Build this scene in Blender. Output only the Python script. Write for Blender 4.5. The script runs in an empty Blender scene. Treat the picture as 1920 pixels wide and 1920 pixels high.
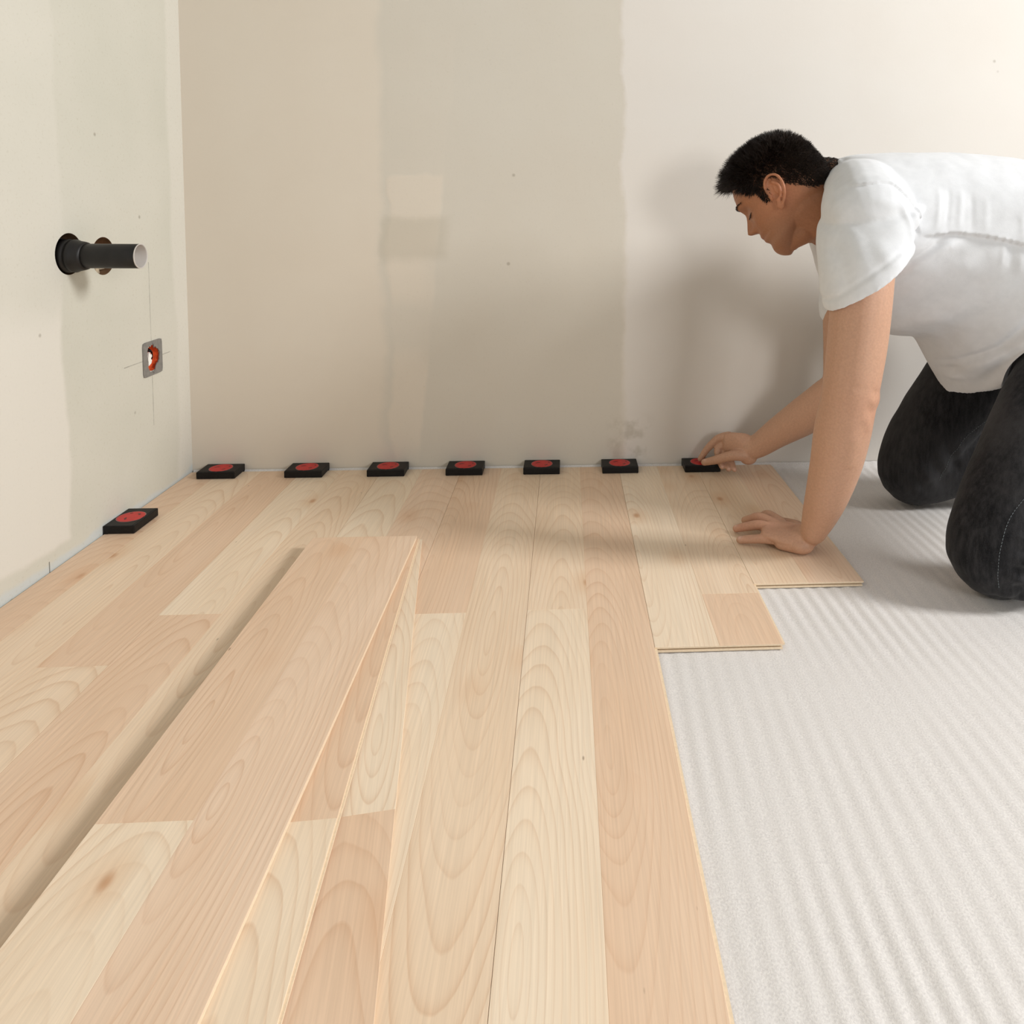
import bpy, bmesh, math, random
import numpy as np
from mathutils import Vector, Matrix, noise as mnoise

random.seed(7)
scene = bpy.context.scene
COL = scene.collection

# ------------------------------------------------------------------ camera
cam_d = bpy.data.cameras.new('camera')
cam = bpy.data.objects.new('camera', cam_d)
COL.objects.link(cam)
YAW, PITCH, ROLL = 0.06105, -0.06839, 0.00774
F = Vector((math.sin(YAW) * math.cos(PITCH), math.cos(YAW) * math.cos(PITCH), math.sin(PITCH)))
R = Vector((math.cos(YAW), -math.sin(YAW), 0))
U = R.cross(F)
R2 = math.cos(ROLL) * R + math.sin(ROLL) * U
U2 = -math.sin(ROLL) * R + math.cos(ROLL) * U
m = Matrix((R2, U2, -F)).transposed().to_4x4()
m.translation = (0.90291, -1.84199, 0.64706)
cam.matrix_world = m
cam_d.sensor_width = 36.0
cam_d.lens = 1407.36 / 1920 * 36.0
cam_d.shift_x = (960 - 1146.6) / 1920
cam_d.shift_y = (484.5 - 960) / 1920
cam_d.clip_start = 0.02
scene.camera = cam

# ------------------------------------------------------------------ light
scene.view_settings.view_transform = 'Standard'
scene.view_settings.look = 'None'
scene.view_settings.exposure = 0.06
scene.view_settings.gamma = 1.0
scene.view_settings.use_curve_mapping = False
world = bpy.data.worlds.new('world')
scene.world = world
world.use_nodes = True
bg = world.node_tree.nodes['Background']
bg.inputs[0].default_value = (0.98, 0.99, 1.0, 1)
bg.inputs[1].default_value = 0.285


def area(name, loc, target, sx, sy, power, col=(1, 1, 1)):
    d = bpy.data.lights.new(name, 'AREA')
    d.shape = 'RECTANGLE'
    d.size, d.size_y, d.energy, d.color = sx, sy, power, col
    o = bpy.data.objects.new(name, d)
    COL.objects.link(o)
    o.location = loc
    o.rotation_euler = (Vector(target) - Vector(loc)).to_track_quat('-Z', 'Y').to_euler()
    return o


area('window_light', (4.35, -1.50, 2.32), (1.2, -0.6, 0.30), 0.62, 1.05, 128, (1.0, 0.995, 0.985))
area('rear_window_light', (2.35, -3.1, 1.10), (1.2, 0.0, 0.45), 0.6, 0.6, 20, (1.0, 0.985, 0.96))

# ------------------------------------------------------------------ helpers
def link(o, parent=None):
    COL.objects.link(o)
    if parent is not None:
        o.parent = parent
    return o


def mesh_obj(name, verts, faces, mat=None, parent=None, smooth=False, loc=None):
    me = bpy.data.meshes.new(name)
    me.from_pydata([tuple(v) for v in verts], [], [tuple(f) for f in faces])
    me.update()
    if smooth:
        me.polygons.foreach_set('use_smooth', [True] * len(me.polygons))
    o = bpy.data.objects.new(name, me)
    if mat:
        me.materials.append(mat)
    if loc is not None:
        o.location = loc
    return link(o, parent)


def bm_obj(name, bm, mat=None, parent=None, smooth=False, loc=None):
    me = bpy.data.meshes.new(name)
    bmesh.ops.recalc_face_normals(bm, faces=bm.faces[:])
    bm.to_mesh(me)
    bm.free()
    if smooth:
        me.polygons.foreach_set('use_smooth', [True] * len(me.polygons))
    o = bpy.data.objects.new(name, me)
    if mat:
        me.materials.append(mat)
    if loc is not None:
        o.location = loc
    return link(o, parent)


def tag(o, label=None, cat=None, group=None, kind=None):
    if label:
        o['label'] = label
    if cat:
        o['category'] = cat
    if group:
        o['group'] = group
    if kind:
        o['kind'] = kind
    return o


def empty(name, loc, parent=None):
    o = bpy.data.objects.new(name, None)
    o.empty_display_size = 0.05
    o.location = loc
    return link(o, parent)


def add_box(bm, x0, x1, y0, y1, z0, z1):
    vs = [bm.verts.new(c) for c in ((x0, y0, z0), (x1, y0, z0), (x1, y1, z0), (x0, y1, z0),
                                    (x0, y0, z1), (x1, y0, z1), (x1, y1, z1), (x0, y1, z1))]
    for f in ((3, 2, 1, 0), (4, 5, 6, 7), (0, 1, 5, 4), (1, 2, 6, 5), (2, 3, 7, 6), (3, 0, 4, 7)):
        bm.faces.new([vs[i] for i in f])
    return vs


def bevel_all(bm, w, seg=2):
    bmesh.ops.bevel(bm, geom=bm.edges[:], offset=w, segments=seg, affect='EDGES', profile=0.5)


def add_lathe(bm, prof, n, axis='Z', org=(0, 0, 0), cap0=True, cap1=True):
    """profile of (axial, radius); returns nothing"""
    rings = []
    for a, r in prof:
        ring = []
        for k in range(n):
            t = 2 * math.pi * k / n
            c, s = r * math.cos(t), r * math.sin(t)
            p = {'Z': (c, s, a), 'X': (a, c, s), 'Y': (c, a, s)}[axis]
            ring.append(bm.verts.new((p[0] + org[0], p[1] + org[1], p[2] + org[2])))
        rings.append(ring)
    for i in range(len(rings) - 1):
        for k in range(n):
            bm.faces.new((rings[i][k], rings[i][(k + 1) % n], rings[i + 1][(k + 1) % n], rings[i + 1][k]))
    if cap0:
        bm.faces.new(rings[0][::-1])
    if cap1:
        bm.faces.new(rings[-1])


# ------------------------------------------------------------------ node helper
class NT:
    def __init__(s, name):
        s.m = bpy.data.materials.new(name)
        s.m.use_nodes = True
        s.t = s.m.node_tree
        s.b = s.t.nodes['Principled BSDF']

    def n(s, typ, **kw):
        nd = s.t.nodes.new(typ)
        for k, v in kw.items():
            setattr(nd, k, v)
        return nd

    def put(s, v, sock):
        if hasattr(v, 'is_output') or isinstance(v, bpy.types.NodeSocket):
            s.t.links.new(v, sock)
        elif v is not None:
            sock.default_value = v

    def math(s, op, a, b=None, c=None, clamp=False):
        nd = s.n('ShaderNodeMath', operation=op)
        nd.use_clamp = clamp
        for i, v in enumerate((a, b, c)):
            if v is not None:
                s.put(v, nd.inputs[i])
        return nd.outputs[0]

    def vmath(s, op, a, b=None):
        nd = s.n('ShaderNodeVectorMath', operation=op)
        s.put(a, nd.inputs[0])
        if b is not None:
            s.put(b, nd.inputs[1])
        return nd.outputs[0]

    def noise(s, vec, scale, detail=2.0, rough=0.5, dist=0.0, out=0):
        nd = s.n('ShaderNodeTexNoise')
        s.put(vec, nd.inputs['Vector'])
        nd.inputs['Scale'].default_value = scale
        nd.inputs['Detail'].default_value = detail
        nd.inputs['Roughness'].default_value = rough
        nd.inputs['Distortion'].default_value = dist
        return nd.outputs[out]

    def rng(s, v, a, b, c=0.0, d=1.0, smooth=False):
        nd = s.n('ShaderNodeMapRange')
        nd.interpolation_type = 'SMOOTHSTEP' if smooth else 'LINEAR'
        nd.clamp = True
        s.put(v, nd.inputs[0])
        for i, x in enumerate((a, b, c, d)):
            s.put(x, nd.inputs[i + 1])
        return nd.outputs[0]

    def mix(s, f, a, b, mode='MIX'):
        nd = s.n('ShaderNodeMix', data_type='RGBA', blend_type=mode)
        s.put(f, nd.inputs[0])
        s.put(a, nd.inputs[6])
        s.put(b, nd.inputs[7])
        return nd.outputs[2]

    def comb(s, x=0.0, y=0.0, z=0.0):
        nd = s.n('ShaderNodeCombineXYZ')
        for i, v in enumerate((x, y, z)):
            s.put(v, nd.inputs[i])
        return nd.outputs[0]

    def sep(s, v):
        nd = s.n('ShaderNodeSeparateXYZ')
        s.put(v, nd.inputs[0])
        return nd.outputs

    def pos(s):
        return s.n('ShaderNodeNewGeometry').outputs['Position']

    def obj(s):
        return s.n('ShaderNodeTexCoord').outputs['Object']

    def bump(s, h, strength, dist):
        nd = s.n('ShaderNodeBump')
        s.put(h, nd.inputs['Height'])
        nd.inputs['Strength'].default_value = strength
        nd.inputs['Distance'].default_value = dist
        s.t.links.new(nd.outputs[0], s.b.inputs['Normal'])

    def fin(s, col=None, rough=None, spec=None):
        if col is not None:
            s.put(col, s.b.inputs['Base Color'])
        if rough is not None:
            s.put(rough, s.b.inputs['Roughness'])
        if spec is not None:
            s.put(spec, s.b.inputs['Specular IOR Level'])
        return s.m


def srgb(r, g, b):
    f = lambda c: (c / 255 / 12.92) if c / 255 <= 0.04045 else ((c / 255 + 0.055) / 1.055) ** 2.4
    return (f(r), f(g), f(b), 1.0)


def plain(name, col, rough=0.5, spec=0.5, noise_amt=0.06, nscale=60, bump=0.0, metallic=0.0):
    t = NT(name)
    p = t.obj()
    nz = t.noise(p, nscale, 3.0)
    k = t.rng(nz, 0.3, 0.7, 1 - noise_amt, 1 + noise_amt)
    c = t.vmath('MULTIPLY', col[:3], t.comb(k, k, k))
    t.fin(c, rough, spec)
    t.b.inputs['Metallic'].default_value = metallic
    if bump:
        t.bump(nz, 0.5, bump)
    return t.m


# ------------------------------------------------------------------ materials
def mat_wood():
    t = NT('wood_strip')
    oi = t.n('ShaderNodeObjectInfo')
    tone, seed = oi.outputs['Color'], oi.outputs['Alpha']
    wn = t.n('ShaderNodeTexWhiteNoise', noise_dimensions='1D')
    t.put(t.math('MULTIPLY', seed, 977.0), wn.inputs['W'])
    rnd = t.sep(wn.outputs['Color'])
    off = t.vmath('SCALE', wn.outputs['Color'])
    off.node.inputs['Scale'].default_value = 40.0
    P = t.obj()
    x, y, z = t.sep(P)
    # slow wander of the tree's axis
    low = t.noise(t.vmath('ADD', t.comb(t.math('MULTIPLY', x, 4.0), t.math('MULTIPLY', y, 2.2), 0.0), off), 1.0, 2.0, 0.5)
    wob = t.math('MULTIPLY', t.math('SUBTRACT', low, 0.5), 0.050)
    fine = t.noise(t.vmath('ADD', t.comb(t.math('MULTIPLY', x, 38.0), t.math('MULTIPLY', y, 8.0), 0.0), off), 1.0, 2.0, 0.5)
    wob2 = t.math('MULTIPLY', t.math('SUBTRACT', fine, 0.5), 0.0026)
    xc = t.rng(rnd[0], 0, 1, -0.045, 0.045)
    dx = t.math('ADD', t.math('SUBTRACT', x, xc), t.math('MULTIPLY', wob, 0.22))
    slope = t.rng(rnd[1], 0, 1, 0.09, 0.17)
    h = t.math('ADD', t.math('ADD', t.math('MULTIPLY', y, slope), wob), t.rng(rnd[2], 0, 1, -0.01, 0.07))
    r = t.math('SQRT', t.math('ADD', t.math('POWER', dx, 2.0), t.math('POWER', h, 2.0)))
    r = t.math('ADD', r, wob2)
    ph = t.math('FRACT', t.math('MULTIPLY', r, 150.0))
    late = t.math('POWER', ph, 5.0)
    late = t.math('MULTIPLY', late, t.rng(ph, 0.93, 1.0, 1.0, 0.0))
    # ring strength fades in places
    st = t.rng(t.noise(t.vmath('ADD', t.comb(t.math('MULTIPLY', r, 30.0), t.math('MULTIPLY', y, 2.0), 3.0), off), 1.0, 1.0), 0.35, 0.7, 0.30, 1.0)
    late = t.math('MULTIPLY', late, st)
    # fibres
    fib = t.noise(t.vmath('ADD', t.comb(t.math('MULTIPLY', x, 420.0), t.math('MULTIPLY', y, 7.0), 0.0), off), 1.0, 3.0, 0.6)
    fibd = t.math('SUBTRACT', fib, 0.5)
    cloud = t.noise(t.vmath('ADD', t.comb(t.math('MULTIPLY', x, 14.0), t.math('MULTIPLY', y, 3.0), 1.0), off), 1.0, 2.0)
    cl = t.rng(cloud, 0.3, 0.7, 0.0, 1.0)
    base = t.mix(t.math('MULTIPLY', cl, 0.6), tone, t.vmath('MULTIPLY', tone, (0.93, 0.87, 0.81)))
    base = t.mix(t.math('MULTIPLY', late, 0.66), base, t.vmath('MULTIPLY', tone, (0.72, 0.55, 0.43)))
    k = t.math('ADD', 1.0, t.math('MULTIPLY', fibd, 0.34))
    base = t.vmath('MULTIPLY', base, t.comb(k, k, k))
    # knots, sparse
    vo = t.n('ShaderNodeTexVoronoi', feature='F1')
    wx = t.math('ADD', x, t.math('MULTIPLY', t.math('SUBTRACT', fine, 0.5), 0.006))
    t.put(t.vmath('ADD', t.comb(t.math('MULTIPLY', wx, 16.0), t.math('MULTIPLY', y, 9.0), 0.0), off), vo.inputs['Vector'])
    vo.inputs['Scale'].default_value = 1.0
    lot = t.math('GREATER_THAN', t.sep(vo.outputs['Color'])[0], 0.80)
    kd = t.math('MULTIPLY', lot, t.rng(vo.outputs['Distance'], 0.03, 0.16, 1.0, 0.0, True))
    kh = t.math('MULTIPLY', lot, t.rng(vo.outputs['Distance'], 0.1, 0.55, 1.0, 0.0, True))
    base = t.mix(t.math('MULTIPLY', kh, 0.35), base, t.vmath('MULTIPLY', tone, (0.82, 0.62, 0.46)))
    base = t.mix(t.math('MULTIPLY', kd, 0.75), base, t.vmath('MULTIPLY', tone, (0.60, 0.36, 0.22)))
    # tiny dark pores
    vp = t.n('ShaderNodeTexVoronoi', feature='F1')
    t.put(t.vmath('ADD', t.comb(t.math('MULTIPLY', x, 40.0), t.math('MULTIPLY', y, 14.0), 0.0), off), vp.inputs['Vector'])
    vp.inputs['Scale'].default_value = 1.0
    pl = t.math('MULTIPLY', t.math('GREATER_THAN', t.sep(vp.outputs['Color'])[1], 0.93), t.rng(vp.outputs['Distance'], 0.03, 0.07, 1.0, 0.0))
    base = t.mix(t.math('MULTIPLY', pl, 0.6), base, (0.16, 0.09, 0.05, 1))
    t.fin(base, t.rng(late, 0, 1, 0.42, 0.52), 0.32)
    t.bump(t.math('SUBTRACT', fib, t.math('MULTIPLY', late, 0.5)), 0.25, 0.0003)
    return t.m


M_WOOD = mat_wood()
M_CORE = plain('fibreboard_core', srgb(226, 206, 178), 0.8, 0.2, 0.06, 300)
M_BLACK = plain('black_plastic', (0.006, 0.0055, 0.0055, 1), 0.5, 0.25, 0.25, 200, 0.0004)
M_RED = plain('red_print', (0.52, 0.014, 0.012, 1), 0.4, 0.4, 0.12, 90)
M_REDDARK = plain('dark_red_print', (0.10, 0.004, 0.003, 1), 0.4, 0.4, 0.12, 90)
M_WHITERING = plain('pale_print_ring', (0.30, 0.12, 0.11, 1), 0.45, 0.3, 0.1, 90)


def mat_wall_back():
    t = NT('wall_plaster_back')
    P = t.pos()
    x, y, z = t.sep(P)
    n1 = t.noise(P, 5.0, 3.0)
    n2 = t.noise(P, 22.0, 3.0, 0.6)
    n3 = t.noise(P, 170.0, 2.0, 0.6)
    w = t.math('ADD', t.math('MULTIPLY', t.math('SUBTRACT', n1, 0.5), 0.07), t.math('MULTIPLY', t.math('SUBTRACT', n2, 0.5), 0.02))
    xw = t.math('ADD', x, w)
    zw = t.math('ADD', z, w)
    smooth_left = srgb(220, 211, 197)
    grey = srgb(211, 205, 193)
    fill = srgb(224, 214, 200)
    pale = srgb(224, 219, 212)
    # left board, skimmed
    col = smooth_left
    # bare grey board between
    g1 = t.math('MULTIPLY', t.rng(xw, 0.445, 0.475, 0, 1, True), t.rng(xw, 1.060, 1.030, 0, 1, True))
    col = t.mix(g1, smooth_left, grey)
    # joint compound strip over the seam, wavering
    edge = t.rng(zw, 0.0, 1.2, 0.545, 0.655)
    s1 = t.math('MULTIPLY', t.rng(xw, 0.47, 0.485, 0, 1, True), t.rng(t.math('SUBTRACT', t.math('ADD', x, t.math('MULTIPLY', w, 0.5)), edge), 0.003, -0.01, 0, 1, True))
    s1 = t.math('MULTIPLY', s1, t.rng(t.noise(P, 4.2, 1.0), 0.38, 0.5, 0.25, 0.9))
    s1 = t.math('MULTIPLY', s1, t.rng(zw, 0.715, 0.725, 1.0, 0.15))
    col = t.mix(s1, col, srgb(220, 211, 197))
    # darker scuffed primer blot near the seam
    b1 = t.math('MULTIPLY', t.math('MULTIPLY', t.rng(xw, 0.455, 0.47, 0, 1, True), t.rng(xw, 0.63, 0.6, 0, 1, True)),
                t.math('MULTIPLY', t.rng(zw, 0.50, 0.54, 0, 1, True), t.rng(zw, 0.63, 0.61, 0, 1, True)))
    col = t.mix(t.math('MULTIPLY', b1, 0.55), col, srgb(195, 188, 173))
    # pale right board
    g2 = t.rng(xw, 1.034, 1.052, 0, 1, True)
    col = t.mix(g2, col, pale)
    # scuffs low near the seam
    sc = t.math('MULTIPLY', t.math('MULTIPLY', t.rng(x, 1.0, 1.03, 0, 1), t.rng(x, 1.13, 1.09, 0, 1)), t.math('MULTIPLY', t.rng(zw, 0.005, 0.02, 0, 1), t.rng(zw, 0.13, 0.10, 0, 1)))
    col = t.mix(t.math('MULTIPLY', sc, t.rng(n2, 0.45, 0.65, 0.0, 0.5)), col, srgb(176, 168, 152))
    # mottling
    col = t.mix(t.rng(n1, 0.35, 0.7, 0.0, 0.35), col, t.vmath('MULTIPLY', col, (0.95, 0.925, 0.90)))
    sp = t.math('MULTIPLY', t.rng(n3, 0.6, 0.75, 0, 0.35), t.math('ADD', 0.2, t.math('MULTIPLY', g1, 0.8)))
    col = t.mix(sp, col, t.vmath('MULTIPLY', col, (0.86, 0.84, 0.80)))
    # specks
    vo = t.n('ShaderNodeTexVoronoi', feature='F1')
    t.put(P, vo.inputs['Vector'])
    vo.inputs['Scale'].default_value = 9.0
    spk = t.math('MULTIPLY', t.math('GREATER_THAN', t.sep(vo.outputs['Color'])[0], 0.72), t.rng(vo.outputs['Distance'], 0.02, 0.05, 1, 0))
    col = t.mix(t.math('MULTIPLY', spk, 0.5), col, srgb(140, 130, 114))
    t.fin(col, 0.85, 0.15)
    hgt = t.math('ADD', t.math('MULTIPLY', n3, 0.25), t.math('ADD', t.math('MULTIPLY', g2, 1.2), t.math('MULTIPLY', s1, 1.0)))
    t.bump(hgt, 0.35, 0.0012)
    return t.m


def mat_wall_left():
    t = NT('wall_plaster_left')
    P = t.pos()
    x, y, z = t.sep(P)
    n1 = t.noise(P, 4.0, 3.0)
    n2 = t.noise(P, 26.0, 3.0, 0.6)
    n3 = t.noise(P, 190.0, 2.0, 0.6)
    w = t.math('ADD', t.math('MULTIPLY', t.math('SUBTRACT', n1, 0.5), 0.06), t.math('MULTIPLY', t.math('SUBTRACT', n2, 0.5), 0.008))
    yw = t.math('ADD', y, w)
    zw = t.math('ADD', z, w)
    a, b = srgb(207, 204, 192), srgb(217, 213, 203)
    col = t.mix(t.rng(n1, 0.35, 0.7), a, srgb(200, 198, 185))
    # skimmed pale field toward the camera side, wavering edge
    f1 = t.math('MULTIPLY', t.rng(yw, -0.435, -0.45, 0, 1, True), t.rng(zw, 0.03, 0.045, 0, 1, True))
    f1 = t.math('MULTIPLY', f1, t.rng(zw, 0.50, 0.42, 0.35, 1, True))
    col = t.mix(f1, col, b)
    # pale strip down the corner
    col = t.mix(t.rng(yw, -0.07, -0.05, 0, 0.6, True), col, b)
    # bluish primer along the foot
    ft = t.rng(zw, 0.02, 0.008, 0, 1, True)
    col = t.mix(t.math('MULTIPLY', ft, 0.8), col, srgb(196, 202, 202))
    # grain speckle
    col = t.mix(t.math('MULTIPLY', t.rng(n3, 0.58, 0.74, 0, 0.3), t.math('SUBTRACT', 1.0, t.math('MULTIPLY', f1, 0.7))), col, srgb(178, 170, 150))
    # pencil lines crossing at the socket plate
    lines = None
    wv = t.math('MULTIPLY', t.math('SUBTRACT', t.noise(P, 8.0, 1.0), 0.5), 0.002)
    vl = t.math('MULTIPLY', t.math('LESS_THAN', t.math('ABSOLUTE', t.math('ADD', t.math('ADD', y, 0.1615), wv)), 0.0011),
                t.math('MULTIPLY', t.math('GREATER_THAN', z, 0.16), t.math('LESS_THAN', z, 0.52)))
    hl = t.math('MULTIPLY', t.math('LESS_THAN', t.math('ABSOLUTE', t.math('ADD', t.math('SUBTRACT', z, 0.309), wv)), 0.001),
                t.math('MULTIPLY', t.math('GREATER_THAN', y, -0.265), t.math('LESS_THAN', y, -0.085)))
    tick = t.math('MULTIPLY', t.math('LESS_THAN', t.math('ABSOLUTE', t.math('ADD', y, 0.507)), 0.0012), t.math('LESS_THAN', z, 0.018))
    lines = t.math('MULTIPLY', t.math('MAXIMUM', vl, hl), t.rng(n2, 0.3, 0.6, 0.15, 0.5))
    lines = t.math('MAXIMUM', lines, t.math('MULTIPLY', tick, 0.8))
    col = t.mix(lines, col, srgb(92, 88, 80))
    vo = t.n('ShaderNodeTexVoronoi', feature='F1')
    t.put(P, vo.inputs['Vector'])
    vo.inputs['Scale'].default_value = 11.0
    spk = t.math('MULTIPLY', t.math('GREATER_THAN', t.sep(vo.outputs['Color'])[0], 0.74), t.rng(vo.outputs['Distance'], 0.02, 0.055, 1, 0))
    col = t.mix(t.math('MULTIPLY', spk, 0.55), col, srgb(128, 120, 104))
    t.fin(col, 0.85, 0.15)
    t.bump(t.math('ADD', t.math('MULTIPLY', n3, 0.35), t.math('ADD', f1, t.math('MULTIPLY', n2, 0.5))), 0.4, 0.0012)
    return t.m


def mat_foam():
    t = NT('foam_underlay')
    P = t.pos()
    n1 = t.noise(P, 420.0, 2.0, 0.7)
    n2 = t.noise(P, 30.0, 3.0)
    c = t.mix(t.rng(n1, 0.35, 0.7), srgb(225, 221, 217), srgb(204, 200, 197))
    c = t.mix(t.rng(n2, 0.4, 0.7, 0, 0.4), c, srgb(215, 211, 207))
    t.fin(c, 0.6, 0.25)
    t.b.inputs['Subsurface Weight'].default_value = 0.0
    t.bump(n1, 0.5, 0.0008)
    return t.m


# ------------------------------------------------------------------ setting
def boolean_cut(obj, cutter):
    md = obj.modifiers.new('cut', 'BOOLEAN')
    md.operation = 'DIFFERENCE'
    md.solver = 'EXACT'
    md.object = cutter
    dg = bpy.context.evaluated_depsgraph_get()
    me = bpy.data.meshes.new_from_object(obj.evaluated_get(dg))
    obj.modifiers.clear()
    old = obj.data
    obj.data = me
    bpy.data.meshes.remove(old)
    cm = cutter.data
    bpy.data.objects.remove(cutter)
    bpy.data.meshes.remove(cm)


def block(name, x0, x1, y0, y1, z0, z1, mat, parent=None, bev=0.0):
    bm = bmesh.new()
    add_box(bm, x0, x1, y0, y1, z0, z1)
    if bev:
        bevel_all(bm, bev)
    return bm_obj(name, bm, mat, parent)


FZ = -0.008            # underside of the laminate = top of the foam
M_CONC = plain('screed', srgb(150, 147, 141), 0.9, 0.1, 0.1, 30)
floor = tag(block('floor', -0.14, 5.2, -4.2, 0.14, -0.16, -0.0125, M_CONC), kind='structure')
wall_back = tag(block('wall_back', 0.0, 5.2, 0.0, 0.14, -0.0125, 2.6, mat_wall_back()), kind='structure')
wall_left = block('wall_left', -0.14, 0.0, -4.2, 0.14, -0.0125, 2.6, mat_wall_left())
M_HOLE = plain('raw_plaster_hole', srgb(112, 86, 64), 0.9, 0.1, 0.35, 60, 0.002)
cut = bmesh.new()
HOLE1, HOLE2, BOX = (-0.4205, 0.5540), (-0.3195, 0.5437), (-0.160, 0.310)
for (hy, hz), r in ((HOLE1, 0.0385), (HOLE2, 0.0375), (BOX, 0.0285)):
    add_lathe(cut, [(-0.085, r * 0.95), (0.02, r)], 40, 'X', (0, hy, hz))
cutter = bm_obj('cutter', cut, M_HOLE)
boolean_cut(wall_left, cutter)
wall_left.data.materials.clear()
wall_left.data.materials.append(bpy.data.materials['wall_plaster_left'])
wall_left.data.materials.append(M_HOLE)
for pl in wall_left.data.polygons:
    if -0.1 < pl.center.x < -0.0005 and abs(pl.center.y) < 0.6 and 0.2 < pl.center.z < 0.65:
        pl.material_index = 1
tag(wall_left, kind='structure')

# white paint; right-hand wall left unbuilt, bare area lights stand in for its window
M_WHITE = plain('white_paint', srgb(235, 233, 228), 0.7, 0.2, 0.02, 8)

# foam underlay: rippled sheet under and beside the laminate
def build_foam():
    xs = np.concatenate([np.arange(0.004, 0.98, 0.05), np.arange(0.98, 2.9, 0.0035)])
    ys = np.concatenate([np.array([-0.0015, -0.003, -0.006, -0.012, -0.02]), np.arange(-0.04, -2.4, -0.03)])
    rng = np.random.RandomState(3)
    verts = []
    for j, yy in enumerate(ys):
        for i, xx in enumerate(xs):
            ph = xx + 0.005 * math.sin(yy * 3.1 + 1.0) + 0.004 * math.sin(yy * 7.3 + xx * 9)
            amp = 0.0011 * (0.75 + 0.45 * math.sin(xx * 13 + yy * 4.3) * math.sin(yy * 6.1 - xx * 5))
            r = amp * (0.55 + 0.9 * max(-0.5, mnoise.noise(Vector((xx * 7, yy * 5, 1.7))))) * math.sin(2 * math.pi * ph / 0.0235)
            r += 0.0006 * mnoise.noise(Vector((xx * 22, yy * 22, 0.3)))
            zz = FZ - 0.0019 + r
            if yy > -0.0135:
                zz += (0.0135 + yy) * 1.0   # turned up against the wall
            verts.append((xx, yy, zz))
    nx = len(xs)
    faces = [(j * nx + i, (j + 1) * nx + i, (j + 1) * nx + i + 1, j * nx + i + 1) for j in range(len(ys) - 1) for i in range(nx - 1)]
    o = mesh_obj('foam_underlay', verts, faces, mat_foam(), smooth=True)
    return tag(o, 'white rippled foam underlay sheet spread over the floor beside the laid planks', 'underlay')


build_foam()

# ------------------------------------------------------------------ laminate
LIGHT, MID, TAN, PINK = srgb(235, 217, 193), srgb(231, 209, 183), srgb(225, 197, 170), srgb(229, 203, 178)
W = 0.193


def lam_body(x0, x1, y0, y1, z1, th=0.008, name='plank', parent=None, loc=(0, 0, 0), tongue=0.004):
    """laminate core with click tongue on the right edge and a groove in the near end"""
    zt = z1 - 0.0007
    a, b, zb = z1 - 0.0030, z1 - 0.0054, z1 - th
    bm = bmesh.new()
    add_box(bm, x0, x1, y0, y1, a, zt)
    add_box(bm, x0 + 0.0054, x1 + tongue, y0 + 0.006, y1, b, a)
    add_box(bm, x0 - 0.0002, x1 - 0.0012, y0 - 0.001, y1, zb, b)
    return bm_obj(name, bm, M_CORE, parent, loc=loc)


_seed = [0]


def strip(parent, x0, x1, y0, y1, z1, tone, seed=None, loc_off=(0, 0, 0)):
    if seed is None:
        _seed[0] += 1
        seed = (_seed[0] * 0.6180339) % 1.0
    cx, cy = (x0 + x1) / 2, (y0 + y1) / 2
    hx, hy = (x1 - x0) / 2, (y1 - y0) / 2
    bm = bmesh.new()
    e = 0.0003
    lo = [bm.verts.new(c) for c in ((-hx, -hy, -0.0007), (hx, -hy, -0.0007), (hx, hy, -0.0007), (-hx, hy, -0.0007))]
    mi = [bm.verts.new(c) for c in ((-hx, -hy, -e), (hx, -hy, -e), (hx, hy, -e), (-hx, hy, -e))]
    up = [bm.verts.new(c) for c in ((-hx + e, -hy + e, 0), (hx - e, -hy + e, 0), (hx - e, hy - e, 0), (-hx + e, hy - e, 0))]
    for A, B in ((lo, mi), (mi, up)):
        for k in range(4):
            bm.faces.new((A[k], A[(k + 1) % 4], B[(k + 1) % 4], B[k]))
    bm.faces.new(up)
    bm.faces.new(lo[::-1])
    o = bm_obj('strip', bm, M_WOOD, parent, loc=(cx - loc_off[0], cy - loc_off[1], z1 - loc_off[2]))
    o.color = (tone[0], tone[1], tone[2], seed)
    return o


GAP = 0.00022
# boundaries of the rows
BX = [0.0024, 0.071, 0.264, 0.457, 0.650, 0.843, 1.036, 1.229, 1.422]
Y0 = -0.011
rows = [
    # (row, near end, left strips [(y_near, y_far, tone)], right strips)
    (0, -1.30, None, [(-1.30, Y0, TAN)]),
    (1, -1.32, [(-1.32, Y0, MID)], [(-0.79, Y0, TAN), (-1.32, -0.79, MID)]),
    (2, -1.30, [(-0.66, Y0, LIGHT), (-1.30, -0.66, TAN)], [(-1.30, Y0, MID)]),
    (3, -1.33, [(-1.33, Y0, LIGHT)], [(-1.33, Y0, PINK)]),
    (4, -1.30, [(-0.675, Y0, TAN), (-1.30, -0.675, LIGHT)], [(-1.30, Y0, MID)]),
    (5, -1.34, [(-0.672, Y0, MID), (-1.34, -0.672, LIGHT)], [(-1.34, Y0, TAN)]),
    (6, -0.783, [(-0.783, Y0, LIGHT)], [(-0.635, Y0, MID), (-0.783, -0.635, TAN)]),
    (7, -0.605, [(-0.605, Y0, MID)], [(-0.605, Y0, PINK)]),
]
for row, yn, ls, rs in rows:
    x0, x1 = BX[row] + GAP, BX[row + 1] - GAP
    plank = lam_body(x0, x1, yn, Y0, 0.0, parent=floor)
    xm = x1 - W / 2 + GAP
    for L, a, b in ((ls, x0, xm), (rs, xm, x1)):
        if L is None:
            continue
        for ya, yb, tone in L:
            strip(plank, max(a, x0), b, ya + (0 if ya != yn else 0), yb, 0.0, tone)
    if ls is None:
        pass


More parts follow.
